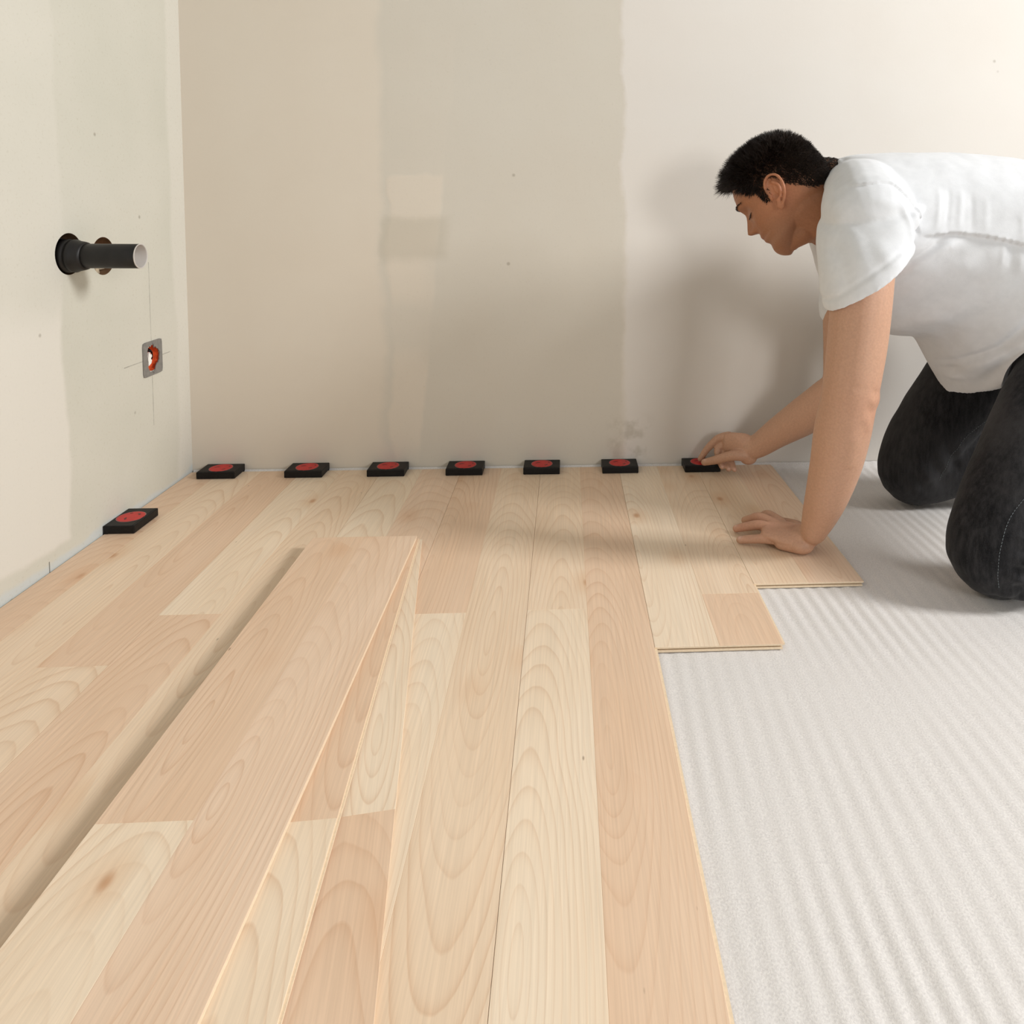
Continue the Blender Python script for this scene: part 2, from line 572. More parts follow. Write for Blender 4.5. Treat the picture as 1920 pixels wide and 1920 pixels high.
def loose_board(farR, nearR, z1, length, label, ls, rs, tongue):
    """loose laminate board lying on the floor; far right corner and a point on its right edge fix it"""
    fr, nr = Vector(farR), Vector(nearR)
    d = (nr - fr).normalized()
    ang = math.atan2(d.x, -d.y)          # rotation about z from -Y
    root = lam_body(-W + GAP, -GAP, -length, 0.0, 0.0, name='laminate_board', tongue=tongue)
    root.location = (fr.x, fr.y, z1)
    root.rotation_euler = (0, 0, ang)
    xm = -W / 2
    for L, a, b in ((ls, -W + GAP, xm), (rs, xm, -GAP)):
        for ya, yb, tone in L:
            strip(root, a, b, ya, yb, 0.0, tone)
    tag(root, label, 'board', 'loose laminate boards')
    return root


LB = 1.285
loose_board((0.6245, -0.4437, 0), (0.6255, -1.1654, 0), 0.0248, LB,
            'loose laminate board lying topmost, at the left of the fanned stack on the floor',
            [(-0.655, 0.0, TAN), (-LB, -0.655, LIGHT)], [(-LB, 0.0, PINK)], -0.0008)
loose_board((0.6262, -0.4350, 0), (0.6745, -1.1624, 0), 0.0165, LB,
            'middle loose laminate board, its pinkish right half showing under the top board',
            [(-0.5, 0.0, MID), (-LB, -0.5, LIGHT)], [(-0.66, 0.0, TAN), (-LB, -0.66, LIGHT)], 0.0022)
loose_board((0.6300, -0.4219, 0), (0.7365, -1.1572, 0), 0.0082, LB,
            'lowest loose laminate board, its cream right edge fanned out furthest to the right',
            [(-0.5, 0.0, MID), (-LB, -0.5, LIGHT)], [(-0.66, 0.0, LIGHT), (-LB, -0.66, TAN)], -0.0008)


# ------------------------------------------------------------------ spacers
def build_spacer():
    """black block spacer, origin at its back edge on the floor, long side along local x; its lip drops into the gap"""
    a, b, t = 0.088, 0.060, 0.0165
    bm = bmesh.new()
    add_box(bm, -a / 2, a / 2, -b, -0.0005, 0.0002, t)
    bevel_all(bm, 0.0016, 2)
    root = bm_obj('spacer', bm, M_BLACK)
    bm = bmesh.new()
    add_box(bm, -a / 2, a / 2, -0.0095, -0.0006, -0.0066, 0.0012)
    bm_obj('lip', bm, M_BLACK, root)
    bm = bmesh.new()                      # raised rim along the front
    add_box(bm, -a / 2 + 0.002, a / 2 - 0.002, -b + 0.004, -b + 0.0052, t - 0.0003, t + 0.0004)
    bm_obj('rib', bm, M_BLACK, root)
    bm = bmesh.new()
    add_lathe(bm, [(t - 0.0006, 0.0262), (t + 0.0003, 0.0262), (t + 0.0004, 0.0255)], 40, 'Z', (0, -b / 2, 0))
    bm_obj('ring', bm, M_WHITERING, root)
    bm = bmesh.new()
    add_lathe(bm, [(t - 0.0004, 0.0246), (t + 0.0006, 0.0246), (t + 0.0008, 0.0236)], 40, 'Z', (0, -b / 2, 0))
    disc = bm_obj('disc', bm, M_RED, root)
    # dark swoosh marks of the emblem
    for pts in ([(-0.017, 0.004), (-0.009, 0.0085), (-0.004, 0.006), (-0.008, 0.0045), (-0.013, 0.0015)],
                [(0.006, -0.012), (0.013, -0.006), (0.0145, -0.010), (0.010, -0.014)],
                [(0.014, 0.010), (0.018, 0.012), (0.019, 0.006), (0.016, 0.005)]):
        bm = bmesh.new()
        lo = [bm.verts.new((x, y - b / 2, t + 0.0005)) for x, y in pts]
        up = [bm.verts.new((x, y - b / 2, t + 0.0010)) for x, y in pts]
        bm.faces.new(up)
        for k in range(len(pts)):
            bm.faces.new((lo[k], lo[(k + 1) % len(pts)], up[(k + 1) % len(pts)], up[k]))
        bm_obj('mark', bm, M_REDDARK, disc)
    return root


def copy_tree(o, parent=None):
    c = o.copy()
    COL.objects.link(c)
    if parent is not None:
        c.parent = parent
    for ch in list(o.children):
        copy_tree(ch, c)
    return c


sp0 = build_spacer()
sp_at = [(0.0805, 0.004), (0.2825, -0.01), (0.4745, 0.012), (0.6605, 0.0), (0.8465, -0.02), (1.0375, 0.012), (1.2400, 0.0)]
sp_label = [
    'black spacer with red disc against the back wall, closest to the room corner',
    'black spacer with red disc at the back wall, second from the room corner',
    'black spacer with red disc at the back wall, third from the room corner',
    'black spacer with red disc in the middle of the row along the back wall',
    'black spacer with red disc at the back wall, fifth from the room corner',
    'black spacer with red disc at the back wall, next to the one in the hand',
    'black spacer with red disc being pushed to the back wall by the man\'s right hand',
]
for i, ((sx, rz), lab) in enumerate(zip(sp_at, sp_label)):
    s = sp0 if i == 0 else copy_tree(sp0)
    s.location = (sx, 0.0, 0.0)
    s.rotation_euler = (0, 0, rz * 0.3)
    tag(s, lab, 'spacer', 'wall spacers')
s = copy_tree(sp0)
s.location = (0.0, -0.312, 0.0)
s.rotation_euler = (0, 0, math.pi / 2)
tag(s, 'black spacer with red disc wedged on its own against the left wall', 'spacer', 'wall spacers')


# ------------------------------------------------------------------ pipe, hole fittings, socket plate
M_PIPE = plain('black_pipe_plastic', (0.011, 0.010, 0.0095, 1), 0.45, 0.35, 0.3, 45, 0.0003)
M_PIPE_IN = plain('pale_grey_pipe_liner', srgb(196, 190, 184), 0.6, 0.3, 0.05, 40)
pipe = empty('drain_pipe', (-0.003, HOLE1[0], HOLE1[1] - 0.0035))
tag(pipe, 'black plastic drain pipe sticking out of a hole in the left wall', 'pipe')
bm = bmesh.new()
add_lathe(bm, [(-0.07, 0.0225), (0.128, 0.0225), (0.1285, 0.0222), (0.1285, 0.0213), (0.1275, 0.0212), (0.05, 0.0212)], 48, 'X', (0, 0, 0), True, True)
bm_obj('tube', bm, M_PIPE, pipe, True)
bm = bmesh.new()
add_lathe(bm, [(0.05, 0.0207), (0.1280, 0.0207), (0.1292, 0.0211), (0.1294, 0.0221), (0.1290, 0.02265), (0.1278, 0.02265), (0.1278, 0.0222)], 48, 'X', (0, 0, 0), False, False)
bm_obj('cut_rim', bm, M_PIPE_IN, pipe, True)
bm = bmesh.new()
add_lathe(bm, [(0.1005, 0.0204), (0.1015, 0.0), ], 48, 'X', (0, 0, 0), False, False)
bm_obj('end_plug', bm, M_PIPE_IN, pipe, False)
bm = bmesh.new()
add_lathe(bm, [(-0.075, 0.0275), (-0.006, 0.0275), (-0.004, 0.0305), (0.004, 0.0312), (0.0065, 0.0295), (0.0085, 0.0285),
               (0.0105, 0.0300), (0.0165, 0.0302), (0.0185, 0.0285), (0.030, 0.0262), (0.034, 0.0250), (0.0345, 0.0226)], 48, 'X', (0, 0, 0), True, False)
bm_obj('socket_collar', bm, M_PIPE, pipe, True)
bm = bmesh.new()
add_lathe(bm, [(-0.030, 0.0340), (-0.016, 0.0345), (-0.012, 0.0335), (-0.011, 0.0320), (-0.014, 0.0308), (-0.028, 0.0305)], 48, 'X', (0, 0, -0.001), False, False)
o = bm_obj('rubber_gasket', bm, M_BLACK, pipe, True)

# second hole: broken edge with an old pipe stub set back in it
stub = empty('pipe_stub', (-0.06, HOLE2[0], HOLE2[1]))
tag(stub, 'pale old pipe stub set back inside the round wall hole behind the black pipe', 'pipe')
M_STUB = plain('mortar_pale', srgb(188, 172, 148), 0.9, 0.1, 0.25, 70, 0.002)
bm = bmesh.new()
add_lathe(bm, [(-0.02, 0.021), (0.028, 0.0205), (0.030, 0.019), (0.030, 0.0165), (0.0, 0.0160), (-0.018, 0.0158)], 36, 'X', (0, 0.002, -0.012), True, True)
bm_obj('tube', bm, M_STUB, stub, True)
bm = bmesh.new()
rs = random.Random(5)
for k in range(9):
    t = 3.6 + k * 0.27
    vs = bmesh.ops.create_icosphere(bm, subdivisions=1, radius=0.008 + rs.random() * 0.005)['verts']
    for v in vs:
        v.co = Vector((v.co.x * 1.6 + 0.030, v.co.y + 0.030 * math.cos(t), v.co.z + 0.030 * math.sin(t))) + Vector((rs.random() - .5, rs.random() - .5, rs.random() - .5)) * 0.004
bm_obj('mortar_crumbs', bm, M_STUB, stub, False)['kind'] = 'stuff'

# socket plate
M_STEEL = plain('dull_zinc', srgb(128, 125, 120), 0.55, 0.4, 0.12, 120)
M_ORANGE = plain('orange_socket_box', srgb(206, 84, 40), 0.6, 0.3, 0.25, 110)
M_WIRE = plain('white_plastic', srgb(240, 238, 232), 0.5, 0.3, 0.04, 60)
plate = empty('socket_plate', (0.0, -0.160, 0.310))
tag(plate, 'grey square socket plate with ragged opening over an orange box on left wall', 'socket')
n_ang = 48
bm = bmesh.new()
hw = 0.0378
outer, inner = [], []
rs = random.Random(11)
for k in range(n_ang):
    t = 2 * math.pi * k / n_ang
    c, s_ = math.cos(t), math.sin(t)
    e = 0.09
    ro = hw / ((abs(c) ** 14 + abs(s_) ** 14) ** (1 / 14))
    ri = 0.0245 * (1 + 0.12 * math.sin(3 * t + 1) + 0.10 * rs.uniform(-1, 1))
    if abs(c) < 0.16:
        ri = 0.0292
    outer.append((ro * c, ro * s_))
    inner.append((ri * c * 0.98, ri * s_ * 1.14 if abs(c) >= 0.16 else ri * s_))
layers = {}
for nm, pts in (('o', outer), ('i', inner)):
    for z_ in (0.0002, 0.0022):
        layers[nm, z_] = [bm.verts.new((z_, y_, zz_)) for y_, zz_ in pts]
for k in range(n_ang):
    j = (k + 1) % n_ang
    bm.faces.new((layers['o', .0022][k], layers['o', .0022][j], layers['i', .0022][j], layers['i', .0022][k]))
    bm.faces.new((layers['o', .0002][k], layers['o', .0002][j], layers['o', .0022][j], layers['o', .0022][k]))
    bm.faces.new((layers['i', .0002][k], layers['i', .0002][j], layers['i', .0022][j], layers['i', .0022][k]))
bm_obj('cover_plate', bm, M_STEEL, plate)
bm = bmesh.new()
add_lathe(bm, [(-0.001, 0.0280), (-0.010, 0.0275), (-0.018, 0.0240)], 36, 'X', (0, 0, 0), False, True)
bm_obj('box', bm, M_ORANGE, plate, True)
bm = bmesh.new()
poly = [(-0.016, -0.015), (-0.006, -0.011), (-0.003, -0.005), (-0.007, 0.000), (-0.002, 0.004), (-0.004, 0.009), (-0.008, 0.008), (-0.009, 0.014), (-0.015, 0.010), (-0.0175, 0.0)]
lo = [bm.verts.new((-0.003, y_, z_)) for y_, z_ in poly]
up = [bm.verts.new((0.0012, y_, z_)) for y_, z_ in poly]
bm.faces.new(up)
for k in range(len(poly)):
    bm.faces.new((lo[k], lo[(k + 1) % len(poly)], up[(k + 1) % len(poly)], up[k]))
bm_obj('plastic_insert', bm, M_WIRE, plate)
bm = bmesh.new()
for (ya, za, yb, zb) in ((-0.002, 0.016, 0.010, 0.006), (0.004, 0.020, 0.006, -0.010), (-0.006, 0.012, 0.012, 0.012)):
    n = 8
    prev = None
    for k in range(n + 1):
        f = k / n
        c = Vector((-0.012 + 0.010 * math.sin(f * 3.14), ya + (yb - ya) * f, za + (zb - za) * f + 0.003 * math.sin(f * 6)))
        ring = [bm.verts.new(c + Vector((0.0014 * math.cos(a), 0, 0.0014 * math.sin(a))) ) for a in (0, 1.26, 2.51, 3.77, 5.03)]
        if prev:
            for q in range(5):
                bm.faces.new((prev[q], prev[(q + 1) % 5], ring[(q + 1) % 5], ring[q]))
        prev = ring
bm_obj('wire', bm, M_BLACK, plate, True)
for zz in (0.0315, -0.0315):
    bm = bmesh.new()
    add_lathe(bm, [(0.0020, 0.0024), (0.0034, 0.0022), (0.0036, 0.0)], 12, 'X', (0, 0.001, zz), True, False)
    bm_obj('screw', bm, M_STEEL, plate, True)

#MAN#
# ------------------------------------------------------------------ person
def catmull(P, n):
    P = np.asarray(P, float)
    Q = np.vstack([2 * P[0] - P[1], P, 2 * P[-1] - P[-2]])
    out = []
    for i in range(len(P) - 1):
        p0, p1, p2, p3 = Q[i:i + 4]
        for k in range(n):
            t = k / n
            out.append(0.5 * (2 * p1 + (p2 - p0) * t + (2 * p0 - 5 * p1 + 4 * p2 - p3) * t * t + (3 * p1 - p0 - 3 * p2 + p3) * t ** 3))
    out.append(P[-1])
    return np.array(out)


class Soup:
    """collects closed shells that a voxel remesh later welds into one surface"""
    def __init__(s):
        s.v, s.f, s.n = [], [], 0

    def rings(s, rings, cap=True):
        rings = [np.asarray(r) for r in rings]
        k = len(rings[0])
        base = s.n
        for r in rings:
            s.v.append(r)
        s.n += k * len(rings)
        for i in range(len(rings) - 1):
            a, b = base + i * k, base + (i + 1) * k
            for j in range(k):
                q = (j + 1) % k
                s.f.append((a + j, a + q, b + q, b + j))
        if cap:
            for r, off, flip in ((rings[0], base, True), (rings[-1], base + (len(rings) - 1) * k, False)):
                s.v.append(r.mean(0)[None])
                c = s.n
                s.n += 1
                for j in range(k):
                    q = (j + 1) % k
                    s.f.append((off + q, off + j, c) if flip else (off + j, off + q, c))

    def tube(s, pts, n=5, seg=24, side=None, caps=True):
        """pts rows: x, y, z, radius_a, radius_b ; a lies along `side`"""
        pts = [list(p) + ([p[3]] if len(p) == 4 else []) for p in pts]
        C = catmull(pts, n)
        c, ra, rb = C[:, :3], C[:, 3], C[:, 4]
        T = np.gradient(c, axis=0)
        T /= np.linalg.norm(T, axis=1)[:, None]
        u = np.array(side if side is not None else (0.0, 1.0, 0.13), float)
        th = np.linspace(0, 2 * np.pi, seg, endpoint=False)
        R = []
        for i in range(len(c)):
            a = u - T[i] * (u @ T[i])
            a /= np.linalg.norm(a)
            b = np.cross(T[i], a)
            if side is None:
                u = a
            R.append((c[i], a, b, T[i], ra[i], rb[i]))
        rings = []

        def ring(Ri, k, sh):
            cc, a, b, t, x, y = Ri
            return cc + sh * t + k * (np.outer(np.cos(th) * x, a) + np.outer(np.sin(th) * y, b))
        if caps:
            for ph in (80, 60, 40, 20):
                q = math.radians(ph)
                rings.append(ring(R[0], math.cos(q), -math.sin(q) * min(R[0][4], R[0][5])))
        rings += [ring(Ri, 1.0, 0.0) for Ri in R]
        if caps:
            for ph in (20, 40, 60, 80):
                q = math.radians(ph)
                rings.append(ring(R[-1], math.cos(q), math.sin(q) * min(R[-1][4], R[-1][5])))
        s.rings(rings)

    def ball(s, c, rx, ry, rz, axes=None):
        c = np.asarray(c, float)
        A = np.eye(3) if axes is None else np.asarray(axes, float)
        th = np.linspace(0, 2 * np.pi, 24, endpoint=False)
        rings = []
        for ph in np.radians(np.linspace(-86, 86, 15)):
            loc = np.stack([rx * np.cos(th) * np.cos(ph), ry * np.sin(th) * np.cos(ph), np.full_like(th, rz * np.sin(ph))], 1)
            rings.append(c + loc @ A)
        s.rings(rings)

    def remesh(s, name, voxel, smooth_it=4, fac=0.5):
        me = bpy.data.meshes.new(name)
        me.from_pydata(np.vstack(s.v).tolist(), [], s.f)
        me.update()
        o = bpy.data.objects.new(name, me)
        COL.objects.link(o)
        r = o.modifiers.new('r', 'REMESH')
        r.mode = 'VOXEL'
        r.voxel_size = voxel
        if smooth_it:
            sm = o.modifiers.new('s', 'SMOOTH')
            sm.iterations = smooth_it
            sm.factor = fac
        dg = bpy.context.evaluated_depsgraph_get()
        new = bpy.data.meshes.new_from_object(o.evaluated_get(dg))
        o.modifiers.clear()
        o.data = new
        bpy.data.meshes.remove(me)
        new.polygons.foreach_set('use_smooth', [True] * len(new.polygons))
        return o


def get_v(o):
    n = len(o.data.vertices)
    a = np.empty(n * 3)
    o.data.vertices.foreach_get('co', a)
    return a.reshape(n, 3)


def get_n(o):
    n = len(o.data.vertices)
    a = np.empty(n * 3, dtype=np.float32)
    o.data.vertex_normals.foreach_get('vector', a)
    return a.reshape(n, 3).astype(float)


def set_v(o, v):
    o.data.vertices.foreach_set('co', v.ravel())
    o.data.update()


def seg_dist(P, A, B):
    """distance of rows of P to segment AB, and fraction along it"""
    d = B - A
    t = np.clip(((P - A) @ d) / (d @ d), 0, 1)
    return np.linalg.norm(P - (A + t[:, None] * d), axis=1), t


def poly_dist(P, pts):
    """signed distance (2-D) and arc fraction to a polyline"""
    pts = np.asarray(pts, float)
    L = np.r_[0, np.cumsum(np.linalg.norm(np.diff(pts, axis=0), axis=1))]
    best = np.full(len(P), 1e9)
    sg = np.zeros(len(P))
    fr = np.zeros(len(P))
    for i in range(len(pts) - 1):
        d, t = seg_dist(P, pts[i], pts[i + 1])
        e = pts[i + 1] - pts[i]
        r = P - pts[i]
        cr = np.sign(e[0] * r[:, 1] - e[1] * r[:, 0])
        m_ = d < best
        best[m_] = d[m_]
        sg[m_] = cr[m_]
        fr[m_] = ((L[i] + t * (L[i + 1] - L[i])) / L[-1])[m_]
    return best, sg, fr


# ---- head frame
HC = np.array([1.3483, -0.3304, 0.6745])
HS = 0.954
HY, HP, HR = 0.470, 0.698, 0.120
hf = np.array([-math.cos(HY) * math.cos(HP), math.sin(HY) * math.cos(HP), -math.sin(HP)])
hl = np.array([-math.sin(HY), -math.cos(HY), 0.0])
hu = np.cross(hf, hl)
hl, hu = math.cos(HR) * hl + math.sin(HR) * hu, -math.sin(HR) * hl + math.cos(HR) * hu
HM = np.stack([hf, hl, hu])            # rows: forward, left, up


def h2w(p):
    return HC + HS * (np.asarray(p, float) @ HM)


def w2h(p):
    return (np.asarray(p, float) - HC) @ HM.T / HS


def prof(z, tab):
    t = np.asarray(tab, float)
    o = np.argsort(t[:, 0])
    zz, xx = t[o, 0], t[o, 1]
    # smooth (monotone-ish) interpolation: linear then box filter
    f = lambda q: np.interp(q, zz, xx)
    w_ = 0.0035
    return (f(z - w_) + 2 * f(z) + f(z + w_)) / 4


FRONT = [(0.118, 0.000), (0.114, 0.028), (0.105, 0.052), (0.092, 0.070), (0.075, 0.084), (0.058, 0.0915), (0.045, 0.0945), (0.036, 0.0965), (0.028, 0.0950),
         (0.019, 0.0885), (0.010, 0.0880), (0.000, 0.0885), (-0.012, 0.0895), (-0.022, 0.0905), (-0.030, 0.0915), (-0.037, 0.0930), (-0.042, 0.0965),
         (-0.046, 0.0970), (-0.0495, 0.0915), (-0.053, 0.0940), (-0.057, 0.0945), (-0.063, 0.0880), (-0.070, 0.0860), (-0.078, 0.0885),
         (-0.086, 0.0895), (-0.094, 0.0870), (-0.101, 0.0820), (-0.106, 0.0755), (-0.109, 0.0690), (-0.114, 0.068)]
BACK = [(0.118, -0.000), (0.112, -0.032), (0.100, -0.058), (0.080, -0.080), (0.055, -0.096), (0.030, -0.103), (0.000, -0.104), (-0.025, -0.100), (-0.045, -0.090),
        (-0.060, -0.062), (-0.070, -0.020), (-0.080, 0.008), (-0.090, 0.024), (-0.098, 0.042), (-0.104, 0.056), (-0.109, 0.067), (-0.114, 0.068)]
HALF = [(0.118, 0.000), (0.113, 0.030), (0.103, 0.049), (0.088, 0.063), (0.065, 0.0735), (0.040, 0.0775), (0.010, 0.0765), (-0.015, 0.0735), (-0.040, 0.0685),
        (-0.060, 0.0625), (-0.078, 0.0545), (-0.090, 0.0430), (-0.099, 0.0290), (-0.105, 0.0170), (-0.109, 0.004), (-0.114, 0.003)]


def head_surf(th, z):
    """local head surface; th=0 is straight ahead, +pi/2 the left side"""
    F_, B_, W_ = prof(z, FRONT), prof(z, BACK), prof(z, HALF)
    mid = 0.42 * F_ + 0.58 * B_
    c, s_ = np.cos(th), np.sin(th)
    e = 2 / 2.25
    x = np.where(c > 0, mid + (F_ - mid) * np.abs(c) ** e, mid - (mid - B_) * np.abs(c) ** e)
    y = W_ * np.sign(s_) * np.abs(s_) ** e
    ay = np.abs(y)
    g = lambda a, b: np.exp(-(a / b) ** 2)
    front = np.clip(c, 0, 1) ** 0.5
    # nose
    nz = np.interp(z, [-0.034, -0.029, -0.024, -0.018, -0.010, 0.004, 0.016, 0.026, 0.034], [0, 0.006, 0.020, 0.0265, 0.0225, 0.0135, 0.0065, 0.002, 0])
    nw = np.interp(z, [-0.032, -0.022, -0.010, 0.006, 0.022], [0.0125, 0.0130, 0.0095, 0.0075, 0.0085])
    x = x + front * nz * g(y, nw)
    # nostril wings
    x = x + front * 0.006 * g(ay - 0.0125, 0.005) * g(z + 0.024, 0.006)
    # eye sockets, eyeballs under closed lids
    x = x - front * 0.0095 * g(ay - 0.031, 0.014) * g(z - 0.014, 0.012)
    x = x + front * 0.0062 * g(ay - 0.031, 0.0115) * g(z - 0.010, 0.0078)
    # brow ridge
    x = x + front * 0.0045 * g(ay - 0.028, 0.02) * g(z - 0.034, 0.008)
    # cheekbone and hollow
    x = x + front * 0.003 * g(ay - 0.045, 0.016) * g(z + 0.016, 0.014)
    x = x - front * 0.003 * g(ay - 0.040, 0.012) * g(z + 0.048, 0.014)
    # mouth only in the middle: undo lip relief toward the corners
    k = 1 - g(y, 0.019)
    x = x - front * k * 0.004 * g(z + 0.046, 0.010) * (ay < 0.05)
    # philtrum
    x = x - front * 0.0012 * g(y, 0.003) * g(z + 0.036, 0.005)
    return np.stack([x, y, z + 0 * x], -1)


body = Soup()
zs = np.concatenate([np.linspace(-0.1087, 0.05, 130), np.linspace(0.0525, 0.1172, 36)])
ths = np.linspace(-math.pi, math.pi, 200, endpoint=False)
body.rings([h2w(head_surf(ths, np.full_like(ths, z))) for z in zs])

# neck
neck_a = h2w((-0.022, 0, -0.010))
neck_b = h2w((-0.020, 0, -0.060))
body.tube([(*neck_a, 0.060, 0.058), (*neck_b, 0.060, 0.064), (1.412, -0.333, 0.672, 0.062, 0.078), (1.470, -0.335, 0.658, 0.085, 0.086)], side=(0, 1, 0))
thr0 = h2w((0.050, 0, -0.088))
thr = h2w((0.014, 0, -0.080))
body.tube([(*thr0, 0.026, 0.018), (*thr, 0.044, 0.036), (1.412, -0.333, 0.618, 0.048, 0.042), (1.455, -0.335, 0.605, 0.060, 0.050)], side=(0, 1, 0))


# ears
def ear(sgn):
    la = 0.33
    e2 = np.array([-math.sin(la), 0, math.cos(la)])
    e1 = np.array([math.cos(la), 0, math.sin(la)])
    nrm = np.array([-0.25, sgn * 0.97, 0.0])
    org = np.array([0.006, sgn * 0.0710, -0.004])
    P = lambda a, b, n_: h2w(org + 1.10 * a * e1 + 1.10 * b * e2 + n_ * nrm)
    helix = [(0.009, 0.000, 0.003), (0.0135, 0.014, 0.006), (0.0105, 0.027, 0.010), (-0.001, 0.0345, 0.013), (-0.014, 0.029, 0.016), (-0.020, 0.014, 0.018),
             (-0.0195, -0.002, 0.017), (-0.014, -0.016, 0.013), (-0.007, -0.026, 0.009)]
    body.tube([(*P(*q), 0.0030) for q in helix], n=5, seg=10)
    anti = [(-0.002, 0.022, 0.008), (-0.0105, 0.014, 0.0115), (-0.0125, 0.002, 0.0125), (-0.009, -0.009, 0.010), (-0.001, -0.014, 0.008)]
    body.tube([(*P(*q), 0.0030) for q in anti], n=5, seg=10)
    ax = np.stack([e1 @ HM, e2 @ HM, nrm @ HM])
    # shell, lobe, tragus
    body.ball(P(-0.011, 0.014, 0.005), HS * 0.0115, HS * 0.022, HS * 0.0040, np.stack([ax[0], ax[1], ax[2] + 0.35 * ax[0]]))
    body.ball(P(-0.004, -0.024, 0.007), HS * 0.0085, HS * 0.0100, HS * 0.0042, ax)
    body.ball(P(0.0085, -0.003, 0.003), HS * 0.0045, HS * 0.0065, HS * 0.0045, ax)
    return P


earL = ear(1)
ear(-1)

# arms
body.tube([(1.465, -0.470, 0.610, 0.052), (1.440, -0.525, 0.575, 0.054), (1.423, -0.558, 0.500, 0.0530), (1.413, -0.570, 0.420, 0.0515), (1.402, -0.577, 0.345, 0.0485),
           (1.3965, -0.574, 0.300, 0.0480), (1.392, -0.566, 0.255, 0.0490), (1.388, -0.552, 0.195, 0.0455), (1.381, -0.532, 0.130, 0.0390), (1.375, -0.511, 0.080, 0.0320), (1.370, -0.497, 0.045, 0.0300, 0.0245)],
          side=(0.55, 0.83, 0))
body.ball((1.432, -0.583, 0.322), 0.018, 0.018, 0.03)                   # elbow point
body.tube([(1.550, -0.210, 0.590, 0.052), (1.548, -0.170, 0.545, 0.055), (1.540, -0.180, 0.440, 0.052), (1.532, -0.200, 0.330, 0.047), (1.527, -0.207, 0.250, 0.046),
           (1.497, -0.190, 0.210, 0.0465), (1.455, -0.158, 0.165, 0.0430), (1.405, -0.120, 0.115, 0.0345), (1.372, -0.096, 0.080, 0.0290), (1.348, -0.084, 0.066, 0.0275, 0.0235)],
          side=(0, 0.3, 1))


def finger(pts, r0, r1):
    n = len(pts)
    rows = []
    for i, p in enumerate(pts):
        f = i / (n - 1)
        rows.append((*p, r0 + (r1 - r0) * f))
    # slight swell at the joints
    body.tube(rows, n=5, seg=14)


# left hand, flat on the boards: heel, palm, five digits
hx = np.array([-0.84, 0.54, 0.0])
hy = np.array([-0.54, -0.84, 0.0])      # towards the little finger
body.tube([(1.366, -0.484, 0.030, 0.030, 0.022), (1.348, -0.470, 0.0215, 0.040, 0.0200), (1.327, -0.456, 0.0215, 0.0425, 0.0170), (1.303, -0.440, 0.0240, 0.0400, 0.0135)], side=hy)
body.ball((1.347, -0.497, 0.0155), 0.024, 0.018, 0.0155)
body.tube([(1.340, -0.497, 0.0145, 0.014), (1.312, -0.481, 0.0140, 0.0125)], n=4)
finger([(1.318, -0.478, 0.0165), (1.290, -0.469, 0.0170), (1.262, -0.459, 0.0125), (1.240, -0.4525, 0.0085)], 0.0105, 0.0072)
finger([(1.312, -0.452, 0.0250), (1.285, -0.434, 0.0285), (1.262, -0.416, 0.0185), (1.2445, -0.403, 0.0090)], 0.0112, 0.0076)
finger([(1.318, -0.430, 0.0265), (1.292, -0.404, 0.0310), (1.279, -0.382, 0.0190), (1.271, -0.365, 0.0092)], 0.0115, 0.0078)
finger([(1.330, -0.418, 0.0260), (1.314, -0.388, 0.0290), (1.308, -0.366, 0.0180), (1.304, -0.350, 0.0090)], 0.0112, 0.0076)
finger([(1.362, -0.448, 0.0200), (1.364, -0.418, 0.0170), (1.352, -0.392, 0.0130), (1.341, -0.374, 0.0095)], 0.0135, 0.0088)

# right hand, pinching the spacer
body.tube([(1.352, -0.086, 0.068, 0.0235, 0.027), (1.333, -0.080, 0.071, 0.0170, 0.033), (1.314, -0.071, 0.070, 0.0145, 0.034), (1.300, -0.062, 0.070, 0.0125, 0.030)], side=(-0.2, 0.95, 0.1))
finger([(1.303, -0.059, 0.090), (1.279, -0.048, 0.080), (1.254, -0.040, 0.052), (1.238, -0.037, 0.0260)], 0.0112, 0.0074)
finger([(1.338, -0.092, 0.052), (1.306, -0.094, 0.053), (1.270, -0.079, 0.038), (1.243, -0.063, 0.0262)], 0.0150, 0.0085)
finger([(1.300, -0.056, 0.074), (1.279, -0.050, 0.055), (1.2795, -0.064, 0.033), (1.2835, -0.079, 0.0205)], 0.0108, 0.0072)
finger([(1.306, -0.060, 0.060), (1.292, -0.056, 0.042), (1.2950, -0.070, 0.026), (1.2985, -0.083, 0.0165)], 0.0104, 0.0070)
finger([(1.315, -0.064, 0.050), (1.307, -0.064, 0.036), (1.3095, -0.074, 0.024), (1.3125, -0.085, 0.0155)], 0.0096, 0.0066)
body.ball((1.345, -0.089, 0.048), 0.022, 0.016, 0.020)

